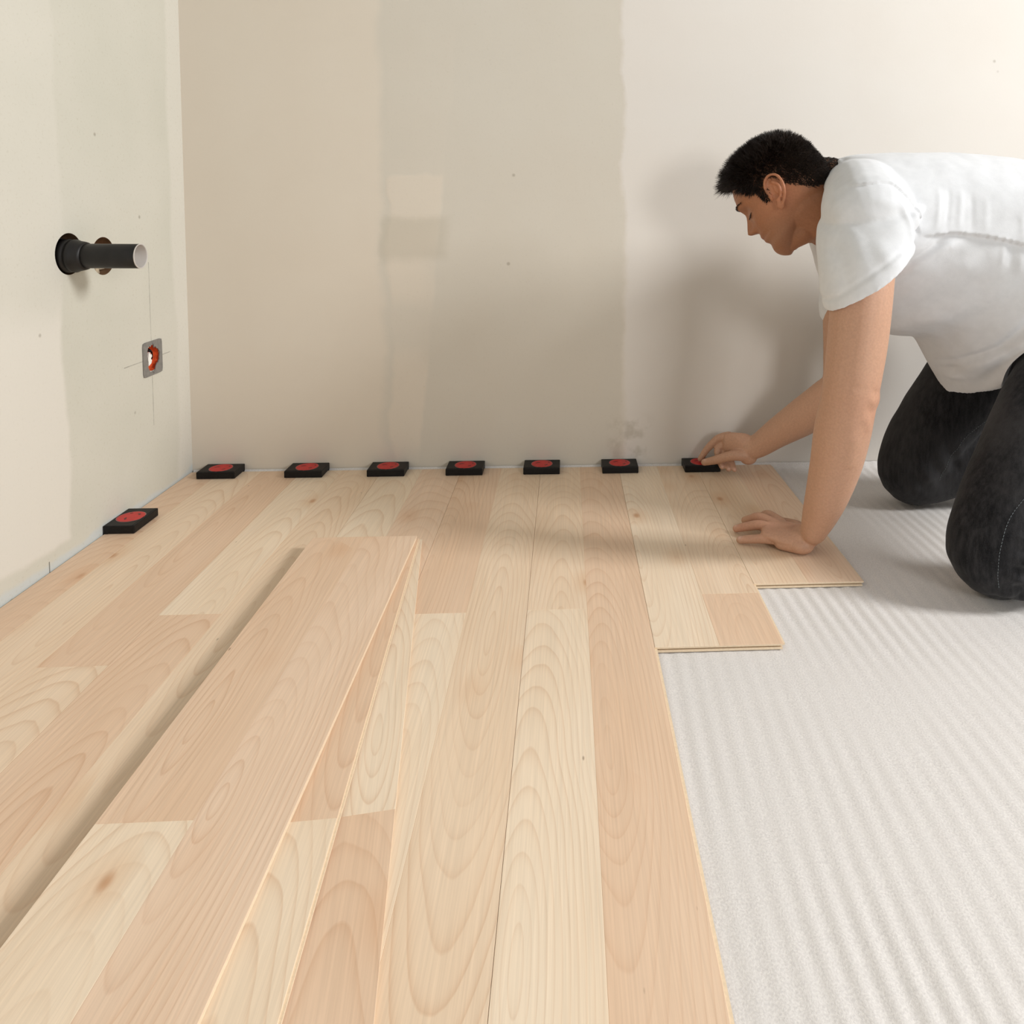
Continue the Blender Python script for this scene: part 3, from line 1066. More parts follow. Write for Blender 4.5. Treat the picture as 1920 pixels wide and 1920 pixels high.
# trunk and legs, slim inside the clothes
body.tube([(1.455, -0.335, 0.640, 0.09, 0.06), (1.53, -0.337, 0.600, 0.155, 0.10), (1.65, -0.342, 0.585, 0.155, 0.105), (1.78, -0.350, 0.560, 0.145, 0.10), (1.90, -0.365, 0.500, 0.15, 0.10)], n=4, seg=32, side=(0, 1, 0))
KL, KR = (1.623, -0.645), (1.662, -0.252)
body.tube([(1.96, -0.45, 0.46, 0.080), (1.785, -0.57, 0.300, 0.066), (1.655, -0.635, 0.13, 0.052), (1.628, -0.645, 0.062, 0.050), (1.70, -0.645, 0.062, 0.050), (1.85, -0.64, 0.095, 0.048), (2.02, -0.632, 0.100, 0.036), (2.08, -0.63, 0.095, 0.034)], n=4, side=(0, 1, 0))
body.tube([(1.93, -0.29, 0.46, 0.085), (1.80, -0.262, 0.29, 0.068), (1.69, -0.252, 0.12, 0.050), (1.668, -0.252, 0.060, 0.048), (1.74, -0.250, 0.065, 0.048), (1.89, -0.245, 0.100, 0.046), (2.06, -0.238, 0.100, 0.036), (2.12, -0.236, 0.095, 0.034)], n=4, side=(0, 1, 0))

person = empty('person', (1.66, -0.40, FZ))
tag(person, 'kneeling man in white t-shirt and dark jeans, leaning on one hand to set a spacer', 'person')
PINV = Vector(person.location)


def adopt(o, name=None):
    if name:
        o.name = name
    o.parent = person
    o.location = -PINV
    return o


ob = body.remesh('body', 0.0019, 3, 0.5)
ob.data.name = 'body'
adopt(ob)

def scalp_mask(P):
    """hair density 0..1 on local head points"""
    x, y, z = P.T
    ay = np.abs(y)
    # front hairline height as it runs back along the temple
    line = np.interp(x, [-0.12, -0.06, -0.020, -0.010, 0.008, 0.014, 0.030, 0.036, 0.050, 0.060, 0.072, 0.088],
                     [-0.052, -0.040, 0.002, 0.028, 0.036, -0.010, -0.008, 0.022, 0.030, 0.058, 0.076, 0.080])
    d = (z - line) / 0.006
    ok = np.clip(d, 0, 1)
    return ok


# creases over the near elbow and wrist
XZ = get_v(ob)[:, [0, 2]]
V, N = get_v(ob), get_n(ob)
EL = ((V[:, 1] < -0.565) & (V[:, 2] > 0.2) & (V[:, 2] < 0.42)).astype(float)
for (pts, a_, w_) in (([(1.418, 0.345), (1.430, 0.335), (1.442, 0.336)], -0.0028, 0.0035), ([(1.414, 0.328), (1.428, 0.318), (1.442, 0.322)], 0.0030, 0.005),
                      ([(1.412, 0.312), (1.425, 0.300), (1.438, 0.304)], -0.0026, 0.0035), ([(1.408, 0.298), (1.418, 0.282), (1.424, 0.262)], 0.0030, 0.007),
                      ([(1.375, 0.352), (1.395, 0.345), (1.410, 0.348)], -0.0018, 0.004), ([(1.400, 0.27), (1.395, 0.22), (1.388, 0.17)], 0.0025, 0.010)):
    d_, sg_, fr_ = poly_dist(XZ, pts)
    V = V + N * (0.7 * a_ * np.exp(-(d_ / w_) ** 2) * np.clip(np.minimum(fr_, 1 - fr_) * 4 + 0.1, 0, 1) * EL)[:, None]
set_v(ob, V)
# skin colour: lips, ruddy elbow and knuckles, shaved jaw, nails
V, N = get_v(ob), get_n(ob)
colr = np.tile(np.array([0.515, 0.300, 0.198]), (len(V), 1))
H = w2h(V)
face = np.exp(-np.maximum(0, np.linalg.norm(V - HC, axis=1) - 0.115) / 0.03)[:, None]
colr = colr * (1 - face) + face * np.array([0.355, 0.155, 0.078])  # face is tan, and darkened further to put its shade into the colour


def blot(mask, c, k):
    global colr
    mk = (np.clip(mask, 0, 1) * k)[:, None]
    colr = colr * (1 - mk) + mk * np.array(c)


gz = lambda a, b: np.exp(-(a / b) ** 2)
hx_, hy_, hz_ = H.T
blot(gz(hz_ + 0.050, 0.0075) * gz(hy_, 0.020) * (hx_ > 0.075), (0.36, 0.12, 0.085), 0.75)
blot(gz(hz_ + 0.0497, 0.0012) * gz(hy_, 0.021) * (hx_ > 0.07), (0.10, 0.03, 0.02), 0.8)
blot(gz(hz_ + 0.075, 0.035) * gz(hx_ - 0.055, 0.045) * (hz_ < -0.03), (0.30, 0.165, 0.105), 0.40)
blot(gz(np.abs(hy_) - 0.031, 0.013) * gz(hz_ - 0.0045, 0.0016) * (hx_ > 0.06), (0.05, 0.02, 0.012), 0.9)
blot(scalp_mask(H) * ((np.linalg.norm(V - HC, axis=1) < 0.14) | ((hx_ < -0.06) & (np.linalg.norm(V - HC, axis=1) < 0.175))) * (np.abs(hy_) < 0.079) * np.clip(0.35 + (hz_ + 0.02) / 0.06, 0.25, 0.9), (0.03, 0.02, 0.014), 0.9)
ec = earL(-0.004, 0.003, 0.008)
blot(gz(np.linalg.norm(V - ec, axis=1), 0.040), (0.56, 0.23, 0.125), 0.6)
blot(gz(np.linalg.norm(V - np.array([1.425, -0.59, 0.31]), axis=1), 0.045), (0.50, 0.24, 0.15), 0.5)
for q in ((1.29, -0.45, 0.02), (1.285, -0.41, 0.02), (1.245, -0.42, 0.01), (1.34, -0.46, 0.02)):
    blot(gz(np.linalg.norm(V - np.array(q), axis=1), 0.028), (0.50, 0.235, 0.155), 0.45)
for q, nm in (((1.2835, -0.086, 0.0225), None), ((1.2985, -0.090, 0.0185), None), ((1.3125, -0.0915, 0.0175), None), ((1.238, -0.455, 0.0155), None), ((1.2425, -0.404, 0.0165), None), ((1.2435, -0.068, 0.0335), None)):
    blot(gz(np.linalg.norm(V - np.array(q), axis=1), 0.0048), (0.66, 0.42, 0.33), 0.8)
mott = np.array([mnoise.noise(Vector(v * 34.0)) for v in V[::1]]) if len(V) < 250000 else np.zeros(len(V))
colr *= (1 + 0.07 * mott)[:, None]
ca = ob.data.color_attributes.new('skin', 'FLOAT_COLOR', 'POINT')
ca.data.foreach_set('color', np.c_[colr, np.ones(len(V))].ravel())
vg = ob.vertex_groups.new(name='limbs')
dh = np.linalg.norm(V - HC, axis=1)
hand_d = np.minimum(np.linalg.norm(V - np.array([1.300, -0.430, 0.015]), axis=1), np.linalg.norm(V - np.array([1.285, -0.068, 0.05]), axis=1))
wt = np.clip((dh - 0.13) / 0.04, 0, 1) * np.clip((hand_d - 0.085) / 0.03, 0, 1)
lev = np.round(wt * 10).astype(int)
for lo_ in range(1, 11):
    vg.add(np.nonzero(lev == lo_)[0].tolist(), lo_ / 10, 'REPLACE')
sm_ = ob.modifiers.new('smooth_limbs', 'SMOOTH')
sm_.iterations = 30
sm_.vertex_group = 'limbs'
t = NT('skin')
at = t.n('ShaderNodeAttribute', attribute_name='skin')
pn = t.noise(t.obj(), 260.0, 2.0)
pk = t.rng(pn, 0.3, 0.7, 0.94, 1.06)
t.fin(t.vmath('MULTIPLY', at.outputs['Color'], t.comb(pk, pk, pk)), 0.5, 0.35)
t.b.inputs['Subsurface Weight'].default_value = 0.12
t.b.inputs['Subsurface Radius'].default_value = (0.010, 0.004, 0.002)
t.b.inputs['Subsurface Scale'].default_value = 0.6
t.bump(pn, 0.25, 0.0006)
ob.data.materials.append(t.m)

# ---- hair
rs = np.random.RandomState(4)


nh = 60000
zz = rs.uniform(-0.07, 0.1165, nh)
tt = rs.uniform(-math.pi, math.pi, nh)
P0 = head_surf(tt, zz)
keep = rs.rand(nh) < scalp_mask(P0)
P0, tt, zz = P0[keep], tt[keep], zz[keep]
# extra on the very top, where the z sampling is thin
nt = 5200
zz2 = rs.uniform(0.095, 0.1172, nt)
tt2 = rs.uniform(-math.pi, math.pi, nt)
P2 = head_surf(tt2, zz2)
P0 = np.vstack([P0, P2])
tt, zz = np.r_[tt, tt2], np.r_[zz, zz2]
e = 1e-3
Du = head_surf(tt + e, zz) - head_surf(tt - e, zz)
Dv = head_surf(tt, np.minimum(zz + 5e-4, 0.1178)) - head_surf(tt, zz - 5e-4)
Nn = np.cross(Du, Dv)
Nn /= np.maximum(np.linalg.norm(Nn, axis=1), 1e-9)[:, None]
Nn *= np.sign((Nn * (P0 - np.array([-0.005, 0, 0.02]))).sum(1))[:, None]
x, y, z = P0.T
top = np.clip((z - 0.040) / 0.045, 0, 1)
frontk = np.clip((x - 0.0) / 0.08, 0, 1)
length = 0.0042 + 0.0065 * np.clip((z + 0.03) / 0.07, 0, 1) + top * (0.014 + 0.014 * frontk)
length *= rs.uniform(0.6, 1.15, len(x))
length = np.where(z < -0.02, 0.003 + 0.0035 * rs.rand(len(x)), length)
length = length + 0.010 * np.clip((x - 0.05) / 0.03, 0, 1) * rs.uniform(0.2, 1, len(x))
flow = np.stack([0.75 * frontk - 0.35 * (1 - frontk), 0.0 * x, -0.75 + 1.25 * top], 1)
clump = np.stack([np.sin(x * 310 + y * 170), np.sin(y * 290 + z * 190 + 1), np.sin(z * 270 + x * 210 + 2)], 1) * 0.5
D0 = Nn * (0.35 + 0.75 * top)[:, None] + flow * 0.85 + clump * (0.25 + 0.75 * top)[:, None] + rs.normal(0, 0.30, P0.shape)
D0 /= np.linalg.norm(D0, axis=1)[:, None]
# keep the strands from diving into the head
dn = (D0 * Nn).sum(1)
D0 += Nn * np.maximum(0, 0.16 - dn)[:, None]
D0 /= np.linalg.norm(D0, axis=1)[:, None]
D1 = D0 + np.stack([0.35 * frontk, 0 * x, -0.42 * top * frontk - 0.1], 1) + rs.normal(0, 0.15, P0.shape)
D1 /= np.linalg.norm(D1, axis=1)[:, None]
ptsS = [P0 - 0.0012 * Nn, P0 + D0 * length[:, None] * 0.5, P0 + D0 * length[:, None] * 0.5 + D1 * length[:, None] * 0.5]
rad = [0.00065, 0.00055, 0.00010]
A1 = np.cross(D0, Nn + 0.01)
A1 /= np.maximum(np.linalg.norm(A1, axis=1), 1e-6)[:, None]
A2 = np.cross(D0, A1)
VV = []
for c_, r_ in zip(ptsS, rad):
    for k in range(3):
        a = 2 * math.pi * k / 3
        VV.append(c_ + (math.cos(a) * A1 + math.sin(a) * A2) * r_)
VV = np.stack(VV, 1)                     # n, 9, 3
ns = len(VV)
HV = h2w(VV.reshape(-1, 3))
bidx = (np.arange(ns) * 9)[:, None, None]
fq = np.array([[l * 3 + k, l * 3 + (k + 1) % 3, (l + 1) * 3 + (k + 1) % 3, (l + 1) * 3 + k] for l in range(2) for k in range(3)])
FQ = (bidx + fq[None]).reshape(-1, 4)
M_HAIR = plain('dark_brown_hair', (0.020, 0.012, 0.008, 1), 0.42, 0.45, 0.3, 40)


def big_mesh(name, Vv, Fq, mat):
    me = bpy.data.meshes.new(name)
    me.vertices.add(len(Vv))
    me.vertices.foreach_set('co', np.asarray(Vv, dtype=np.float32).ravel())
    me.loops.add(Fq.size)
    me.loops.foreach_set('vertex_index', Fq.astype(np.int32).ravel())
    me.polygons.add(len(Fq))
    me.polygons.foreach_set('loop_start', (np.arange(len(Fq)) * Fq.shape[1]).astype(np.int32))
    me.update(calc_edges=True)
    me.validate()
    me.materials.append(mat)
    o = bpy.data.objects.new(name, me)
    COL.objects.link(o)
    return o


# cropped hair carried down the nape, rooted on the neck itself
nape = np.nonzero((H[:, 0] < -0.062) & (H[:, 2] > -0.042) & (H[:, 2] < 0.075) & (np.linalg.norm(V - HC, axis=1) < 0.172) & (np.abs(H[:, 1]) < 0.085))[0]
nape = rs.choice(nape, min(len(nape), 5200), replace=False)
kd = np.clip((0.172 - np.linalg.norm(V[nape] - HC, axis=1)) / 0.03, 0.1, 1)
nape = nape[rs.rand(len(nape)) < kd]
nd = N[nape] * 0.45 + (-hu * 0.9 - hf * 0.2) + rs.normal(0, 0.25, (len(nape), 3))
nd /= np.linalg.norm(nd, axis=1)[:, None]
nl = rs.uniform(0.003, 0.0065, len(nape))
A1 = np.cross(nd, N[nape] + 0.01)
A1 /= np.linalg.norm(A1, axis=1)[:, None]
A2 = np.cross(nd, A1)
NV = np.stack([V[nape] + nd * (nl * f)[:, None] + (math.cos(a) * A1 + math.sin(a) * A2) * r_
               for f, r_ in ((-0.1, 0.0006), (0.5, 0.0005), (1.0, 0.0001)) for a in (0, 2.094, 4.189)], 1)
HV = np.vstack([HV, NV.reshape(-1, 3)])
FQ = np.vstack([FQ, (ns * 9 + (np.arange(len(nape)) * 9)[:, None, None] + fq[None]).reshape(-1, 4)])
hair = adopt(big_mesh('hair', HV, FQ, M_HAIR))
hair['kind'] = 'stuff'
hair['label'] = 'short dark spiky hair, cropped close over the neck'


def fur(name, pts3, dirs, lens, r, mat=M_HAIR):
    n = len(pts3)
    A = np.cross(dirs, np.array([0.3, 0.5, 0.8]))
    A /= np.linalg.norm(A, axis=1)[:, None]
    B = np.cross(dirs, A)
    vv = []
    for f, rr in ((0, r), (0.6, r * 0.8), (1.0, r * 0.1)):
        for k in range(3):
            a = 2 * math.pi * k / 3
            vv.append(pts3 + dirs * (lens * f)[:, None] + (math.cos(a) * A + math.sin(a) * B) * rr)
    vv = np.stack(vv, 1)
    FF = ((np.arange(n) * 9)[:, None, None] + fq[None]).reshape(-1, 4)
    return adopt(big_mesh(name, h2w(vv.reshape(-1, 3)), FF, mat))


def on_face(y, z):
    """front head surface point for given local y, z (search over theta)"""
    th = np.linspace(-1.5, 1.5, 400)
    S = head_surf(th, np.full_like(th, z))
    return S[np.argmin(np.abs(S[:, 1] - y))]


for sgn in (1, -1):
    n = 130 if sgn > 0 else 40
    f = rs.rand(n)
    yy = sgn * (0.014 + 0.036 * f)
    zz_ = 0.0310 + 0.006 * np.sin(np.clip(f * 1.25, 0, 1) * math.pi * 0.62) - 0.004 * np.clip(f - 0.75, 0, 1) * 4 * 0.4 + rs.normal(0, 0.0012, n) * (1.1 - 0.6 * f)
    pp = np.array([on_face(a, b) for a, b in zip(yy, zz_)])
    dd = np.stack([0.10 - 0.35 * f, sgn * (0.85 + 0 * f), 0.35 - 0.75 * f], 1) + rs.normal(0, 0.15, (n, 3))
    dd /= np.linalg.norm(dd, axis=1)[:, None]
    fur('eyebrow', pp + np.array([0.0006, 0, 0]), dd, 0.005 + 0.002 * rs.rand(n), 0.00042)
    n = 70
    f = rs.rand(n)
    yy = sgn * (0.020 + 0.024 * f)
    zz_ = 0.0035 + 0.002 * (np.abs(f - 0.5) * 2) ** 2
    pp = np.array([on_face(a, b) for a, b in zip(yy, zz_)])
    dd = np.stack([0.8 + 0 * f, sgn * 0.35 * (f - 0.3), -0.55 + 0 * f], 1) + rs.normal(0, 0.1, (n, 3))
    dd /= np.linalg.norm(dd, axis=1)[:, None]
    fur('eyelashes', pp, dd, 0.0055 + 0.002 * rs.rand(n), 0.0003)

# ---- t-shirt
SY = -0.337
shirt = Soup()
RS = [  # top (x, z), bottom (x, z), half width, centre y
    ((1.450, 0.744), (1.418, 0.600), 0.070, SY),
    ((1.466, 0.752), (1.420, 0.560), 0.125, SY),
    ((1.496, 0.757), (1.436, 0.500), 0.176, SY),
    ((1.560, 0.758), (1.474, 0.440), 0.194, SY),
    ((1.655, 0.761), (1.530, 0.402), 0.190, SY - 0.002),
    ((1.765, 0.754), (1.575, 0.389), 0.196, SY - 0.006),
    ((1.870, 0.735), (1.622, 0.382), 0.210, SY - 0.012),
    ((1.950, 0.710), (1.650, 0.345), 0.226, SY - 0.018),
    ((2.020, 0.670), (1.690, 0.272), 0.240, SY - 0.024)]
tab = np.array([[a[0], a[1], b[0], b[1], w_, c_] for a, b, w_, c_ in RS])
tab = catmull(tab, 5)
th = np.linspace(0, 2 * np.pi, 120, endpoint=False)


def shirt_ring(row, inset=0.0, shift=0.0):
    tx, tz, bx, bz, w_, cy = row
    Tp, Bp = np.array([tx, cy, tz]), np.array([bx, cy, bz])
    mid, hv = (Tp + Bp) / 2, (Tp - Bp) / 2
    L = np.linalg.norm(hv)
    hv = hv / L
    nrm = np.cross(hv, np.array([0, 1.0, 0]))
    if nrm[0] < 0:
        nrm = -nrm
    c, s_ = np.cos(th), np.sin(th)
    cq = c + 0.0
    e_ = 2 / np.where(cq > 0, 2.5, 1.75)
    cc = np.sign(c) * np.abs(c) ** e_
    ss = np.sign(s_) * np.abs(s_) ** e_
    return mid + np.outer(cc * (L - inset), hv) + np.outer(ss * (w_ - inset), np.array([0, 1.0, 0])) + shift * nrm


rings = [shirt_ring(tab[3], 0.012, 0.01), shirt_ring(tab[0], 0.008, 0.0)] + [shirt_ring(r) for r in tab] + [shirt_ring(tab[-1], 0.010, 0.0), shirt_ring(tab[-1], 0.036, -0.022)]
shirt.rings(rings)
# cloth over the shoulders, between the neck and the sleeve heads
shirt.tube([(1.470, -0.395, 0.684, 0.060), (1.462, -0.450, 0.668, 0.074), (1.450, -0.510, 0.634, 0.082)], side=(1, 0, 0))
shirt.tube([(1.500, -0.285, 0.684, 0.060), (1.520, -0.230, 0.668, 0.070), (1.540, -0.180, 0.634, 0.074)], side=(1, 0, 0))
# collar band
cr = shirt_ring(tab[0], 0.002)
cr = np.vstack([cr, cr[:1]])
shirt.tube([(*p, 0.0055) for p in cr[::6]] + [(*cr[0], 0.0055)], n=2, seg=10, caps=False)


def sleeve(pts, hem_dir, hem_c, hem_r, inner):
    """pts rows: centre, radius a (x), radius b (y); hem ring plane holds hem_dir and y"""
    seg = 64
    t_ = np.linspace(0, 2 * np.pi, seg, endpoint=False)
    C = catmull(pts, 5)
    rr = []
    n = len(C)
    for i, row in enumerate(C):
        f = i / (n - 1)
        d = np.array([1.0, 0, 0]) * (1 - f) + np.array(hem_dir) * f
        d /= np.linalg.norm(d)
        rr.append(row[:3] + np.outer(np.cos(t_) * row[3], d) + np.outer(np.sin(t_) * row[4], np.array([0, 1.0, 0])))
    last = rr[-1]
    cen = last.mean(0)
    k = 1 - 0.0065 / 0.065
    up = (C[-4][:3] - C[-1][:3])
    up /= np.linalg.norm(up)
    rr.append(cen + (last - cen) * k)
    rr.append(cen + (last - cen) * (k - 0.02) + up * 0.035)
    shirt.rings(rr)


sleeve([(1.500, -0.430, 0.665, 0.060, 0.070), (1.460, -0.495, 0.637, 0.092, 0.088), (1.436, -0.536, 0.590, 0.089, 0.082), (1.431, -0.554, 0.550, 0.088, 0.078), (1.431, -0.560, 0.520, 0.0885, 0.076)],
       (0.80, 0, 0.60), None, None, None)
sleeve([(1.550, -0.240, 0.655, 0.060, 0.070), (1.550, -0.180, 0.610, 0.080, 0.080), (1.555, -0.165, 0.540, 0.076, 0.074), (1.556, -0.170, 0.470, 0.072, 0.068), (1.556, -0.176, 0.408, 0.070, 0.066)],
       (0.98, 0, 0.20), None, None, None)
so = shirt.remesh('tshirt', 0.0027, 14, 0.5)
adopt(so)

V, N = get_v(so), get_n(so)
near = np.clip((-0.36 - V[:, 1]) / 0.05, 0, 1)
XZ = V[:, [0, 2]]


def fold(pts, amp, width, asym=0.0, gate=None, ends=True):
    global V
    d, sg, fr = poly_dist(XZ, pts)
    w_ = width * np.where(sg > 0, 1 + asym, 1 - asym)
    k = np.exp(-(d / w_) ** 2)
    if ends:
        k = k * np.clip(np.minimum(fr, 1 - fr) * 4 + 0.15, 0, 1)
    g_ = near if gate is None else gate
    V = V + N * (amp * k * g_)[:, None]


def step(pts, amp, up, dn, gate):
    """overlapping seam: raised on the left side of the line, sunk on the right"""
    global V
    d, sg, fr = poly_dist(XZ, pts)
    k = np.where(sg > 0, np.exp(-d / up), -0.7 * np.exp(-d / dn)) * np.clip(np.minimum(fr, 1 - fr) * 12, 0, 1)
    V = V + N * (amp * k * gate)[:, None]


SLV = np.clip((-0.50 - V[:, 1]) / 0.03, 0, 1)
# sleeve seam
seam = catmull([(1.398, 0.685, 0), (1.430, 0.691, 0), (1.466, 0.693, 0), (1.498, 0.670, 0), (1.524, 0.634, 0), (1.538, 0.598, 0)], 6)[:, :2]
step(seam, 0.0032, 0.012, 0.009, near)
# yoke seam and the drape under it
yoke = catmull([(1.540, 0.598, 0), (1.6078, 0.604, 0), (1.6792, 0.5945, 0), (1.7517, 0.5741, 0), (1.84, 0.545, 0), (1.95, 0.50, 0)], 8)[:, :2]
step(yoke, 0.0055, 0.022, 0.016, near)
# vertical gathers above the yoke
for pts, a, w_ in (([(1.580, 0.690), (1.566, 0.610)], 0.0050, 0.007), ([(1.600, 0.690), (1.585, 0.612)], -0.0040, 0.006), ([(1.622, 0.685), (1.608, 0.610)], 0.0050, 0.008),
                   ([(1.640, 0.680), (1.632, 0.608)], -0.0035, 0.007), ([(1.665, 0.672), (1.655, 0.603)], 0.0030, 0.008), ([(1.735, 0.645), (1.742, 0.580)], -0.0040, 0.010), ([(1.722, 0.640), (1.720, 0.585)], 0.0035, 0.009),
                   ([(1.690, 0.592), (1.683, 0.545)], 0.0035, 0.007), ([(1.718, 0.585), (1.712, 0.530)], 0.0040, 0.008), ([(1.703, 0.588), (1.698, 0.54)], -0.0030, 0.006)):
    fold(pts, a * 0.38, w_ * 0.8)
# diagonal creases from the armpit
fold([(1.510, 0.535), (1.540, 0.560), (1.572, 0.585), (1.590, 0.600)], -0.0050, 0.006)
fold([(1.512, 0.520), (1.548, 0.548), (1.590, 0.580), (1.620, 0.596)], 0.0045, 0.009)
fold([(1.515, 0.47), (1.56, 0.505), (1.61, 0.54), (1.66, 0.56)], 0.0035, 0.016)
fold([(1.515, 0.43), (1.57, 0.46), (1.63, 0.50), (1.69, 0.53)], -0.0035, 0.018)
fold([(1.54, 0.405), (1.60, 0.44), (1.66, 0.48), (1.72, 0.52)], 0.0045, 0.018)
# long crease down to the hem
lc = [(1.760, 0.555), (1.752, 0.500), (1.733, 0.440), (1.705, 0.390), (1.668, 0.352), (1.645, 0.335)]
fold(lc, -0.0075, 0.008, 0.3)
fold([(a + 0.016, b - 0.006) for a, b in lc], 0.0070, 0.013, 0.3)
fold([(1.632, 0.335), (1.650, 0.322), (1.668, 0.330), (1.676, 0.345)], -0.006, 0.006)
fold([(1.640, 0.318), (1.660, 0.306), (1.686, 0.320)], 0.006, 0.007)
fold([(1.700, 0.300), (1.712, 0.350), (1.735, 0.40)], -0.005, 0.010)
fold([(1.720, 0.300), (1.735, 0.350), (1.765, 0.41)], 0.006, 0.012)
# sleeve creases near the armpit
for pts, a, w_ in (([(1.492, 0.660), (1.506, 0.610), (1.503, 0.560)], -0.0045, 0.006), ([(1.478, 0.668), (1.492, 0.615), (1.492, 0.560)], 0.0040, 0.007), ([(1.510, 0.648), (1.520, 0.605), (1.512, 0.570)], 0.0035, 0.005),
                   ([(1.372, 0.655), (1.395, 0.60), (1.400, 0.54)], 0.0025, 0.012), ([(1.365, 0.60), (1.372, 0.54), (1.376, 0.50)], -0.0030, 0.012), ([(1.42, 0.60), (1.44, 0.56), (1.47, 0.55)], 0.002, 0.014)):
    fold(pts, a, w_, 0, SLV)
# sleeve hem stitching line, a little above the edge
fold([(1.3580, 0.490), (1.376, 0.510), (1.412, 0.540), (1.458, 0.574), (1.505, 0.596)], -0.0030, 0.0040, 0, SLV, False)
# soft large wrinkles everywhere
W1 = np.array([mnoise.noise(Vector((v[0] * 9, v[1] * 9, v[2] * 14))) for v in V])
W2 = np.array([mnoise.noise(Vector((v[0] * 26 + 5, v[1] * 22, v[2] * 30))) for v in V])
V = V + N * (0.0040 * W1 + 0.0016 * W2)[:, None]
set_v(so, V)
t = NT('white_cotton')
cp = t.obj()
cn = t.noise(cp, 900.0, 2.0)
cn2 = t.noise(t.vmath('MULTIPLY', cp, (70.0, 70.0, 70.0)), 1.0, 3.0)
t.fin(t.mix(t.rng(cn2, 0.3, 0.7), (0.725, 0.735, 0.75, 1), (0.685, 0.695, 0.71, 1)), 0.9, 0.12)
t.b.inputs['Sheen Weight'].default_value = 0.15
t.bump(t.math('ADD', cn, t.math('MULTIPLY', cn2, 1.2)), 0.3, 0.0007)
so.data.materials.append(t.m)

# ---- jeans
jean = Soup()
jean.tube([(1.985, -0.46, 0.47, 0.115), (1.895, -0.515, 0.400, 0.100), (1.778, -0.575, 0.297, 0.090), (1.688, -0.622, 0.185, 0.084), (1.638, -0.645, 0.105, 0.0785), (1.628, -0.647, 0.068, 0.0720), (1.668, -0.648, 0.062, 0.068), (1.76, -0.646, 0.084, 0.074), (1.88, -0.642, 0.098, 0.070), (2.00, -0.636, 0.100, 0.057), (2.05, -0.634, 0.100, 0.055)], n=6, seg=40, side=(0, 1, 0))
jean.tube([(1.96, -0.29, 0.49, 0.125), (1.89, -0.275, 0.400, 0.108), (1.805, -0.262, 0.295, 0.092), (1.728, -0.253, 0.180, 0.083), (1.682, -0.250, 0.100, 0.0755), (1.672, -0.250, 0.062, 0.0665), (1.71, -0.250, 0.058, 0.063), (1.80, -0.248, 0.092, 0.078), (1.92, -0.244, 0.105, 0.072), (2.04, -0.240, 0.100, 0.057), (2.09, -0.238, 0.100, 0.055)], n=6, seg=40, side=(0, 1, 0))
jean.tube([(1.89, -0.36, 0.54, 0.150, 0.110), (1.95, -0.37, 0.50, 0.175, 0.125), (1.985, -0.375, 0.455, 0.165, 0.125)], n=4, seg=40, side=(0, 1, 0))
jo = jean.remesh('jeans', 0.0042, 8, 0.5)
adopt(jo)
V, N = get_v(jo), get_n(jo)
XZ = V[:, [0, 2]]
legL = np.clip((-0.50 - V[:, 1]) / 0.03, 0, 1)
legR = 1 - legL


def bunch(c, axis, n, spread, amp, width, gate):
    """short cross creases around a knee"""
    for k in range(n):
        o_ = np.array(axis) * (k - (n - 1) / 2) * spread
        p = np.array(c) + o_
        q = np.array([-axis[1], axis[0]])
        s_ = 0.035 + 0.01 * math.sin(k * 2.1)
        fold([p - q * s_ + np.array(axis) * 0.006 * math.sin(k), p, p + q * s_], amp * (1 if k % 2 else -1), width, 0, gate)


bunch((1.650, 0.060), (0.25, 1.0), 8, 0.016, 0.0055, 0.006, legL * np.clip((-0.66 - V[:, 1]) / 0.02, 0, 1))
bunch((1.70, 0.10), (0.8, 0.6), 6, 0.022, 0.003, 0.009, legR)
fold([(1.60, 0.012), (1.66, 0.030), (1.72, 0.045)], -0.004, 0.006, 0, legL)
fold([(1.62, 0.030), (1.70, 0.060), (1.78, 0.075)], 0.004, 0.008, 0, legL)
W1 = np.array([mnoise.noise(Vector((v[0] * 7, v[1] * 7, v[2] * 7))) for v in V])
W2 = np.array([mnoise.noise(Vector((v[0] * 24, v[1] * 24, v[2] * 24))) for v in V])
V = V + N * (0.0035 * W1 + 0.0015 * W2)[:, None]
# flatten where the knees and shins bear on the foam
V[:, 2] = np.where(V[:, 2] < FZ + 0.0005, FZ + 0.0005 + (V[:, 2] - FZ - 0.0005) * 0.05, V[:, 2])
set_v(jo, V)
t = NT('dark_denim')
dp = t.obj()
dn_ = t.noise(t.vmath('MULTIPLY', dp, (1400.0, 1400.0, 500.0)), 1.0, 2.0)
streak = t.noise(t.vmath('MULTIPLY', dp, (110.0, 110.0, 22.0)), 1.0, 4.0, 0.65)
worn = t.noise(dp, 6.0, 2.0)
c1 = t.mix(t.rng(streak, 0.35, 0.7), (0.005, 0.005, 0.0062, 1), (0.030, 0.029, 0.031, 1))
c1 = t.mix(t.math('MULTIPLY', t.rng(worn, 0.45, 0.7), 0.6), c1, (0.056, 0.054, 0.055, 1))
c1 = t.mix(t.math('MULTIPLY', t.rng(dn_, 0.5, 0.75), 0.35), c1, (0.060, 0.062, 0.068, 1))
t.fin(c1, 0.85, 0.15)
t.b.inputs['Sheen Weight'].default_value = 0.08
t.bump(dn_, 0.4, 0.0006)
jo.data.materials.append(t.m)

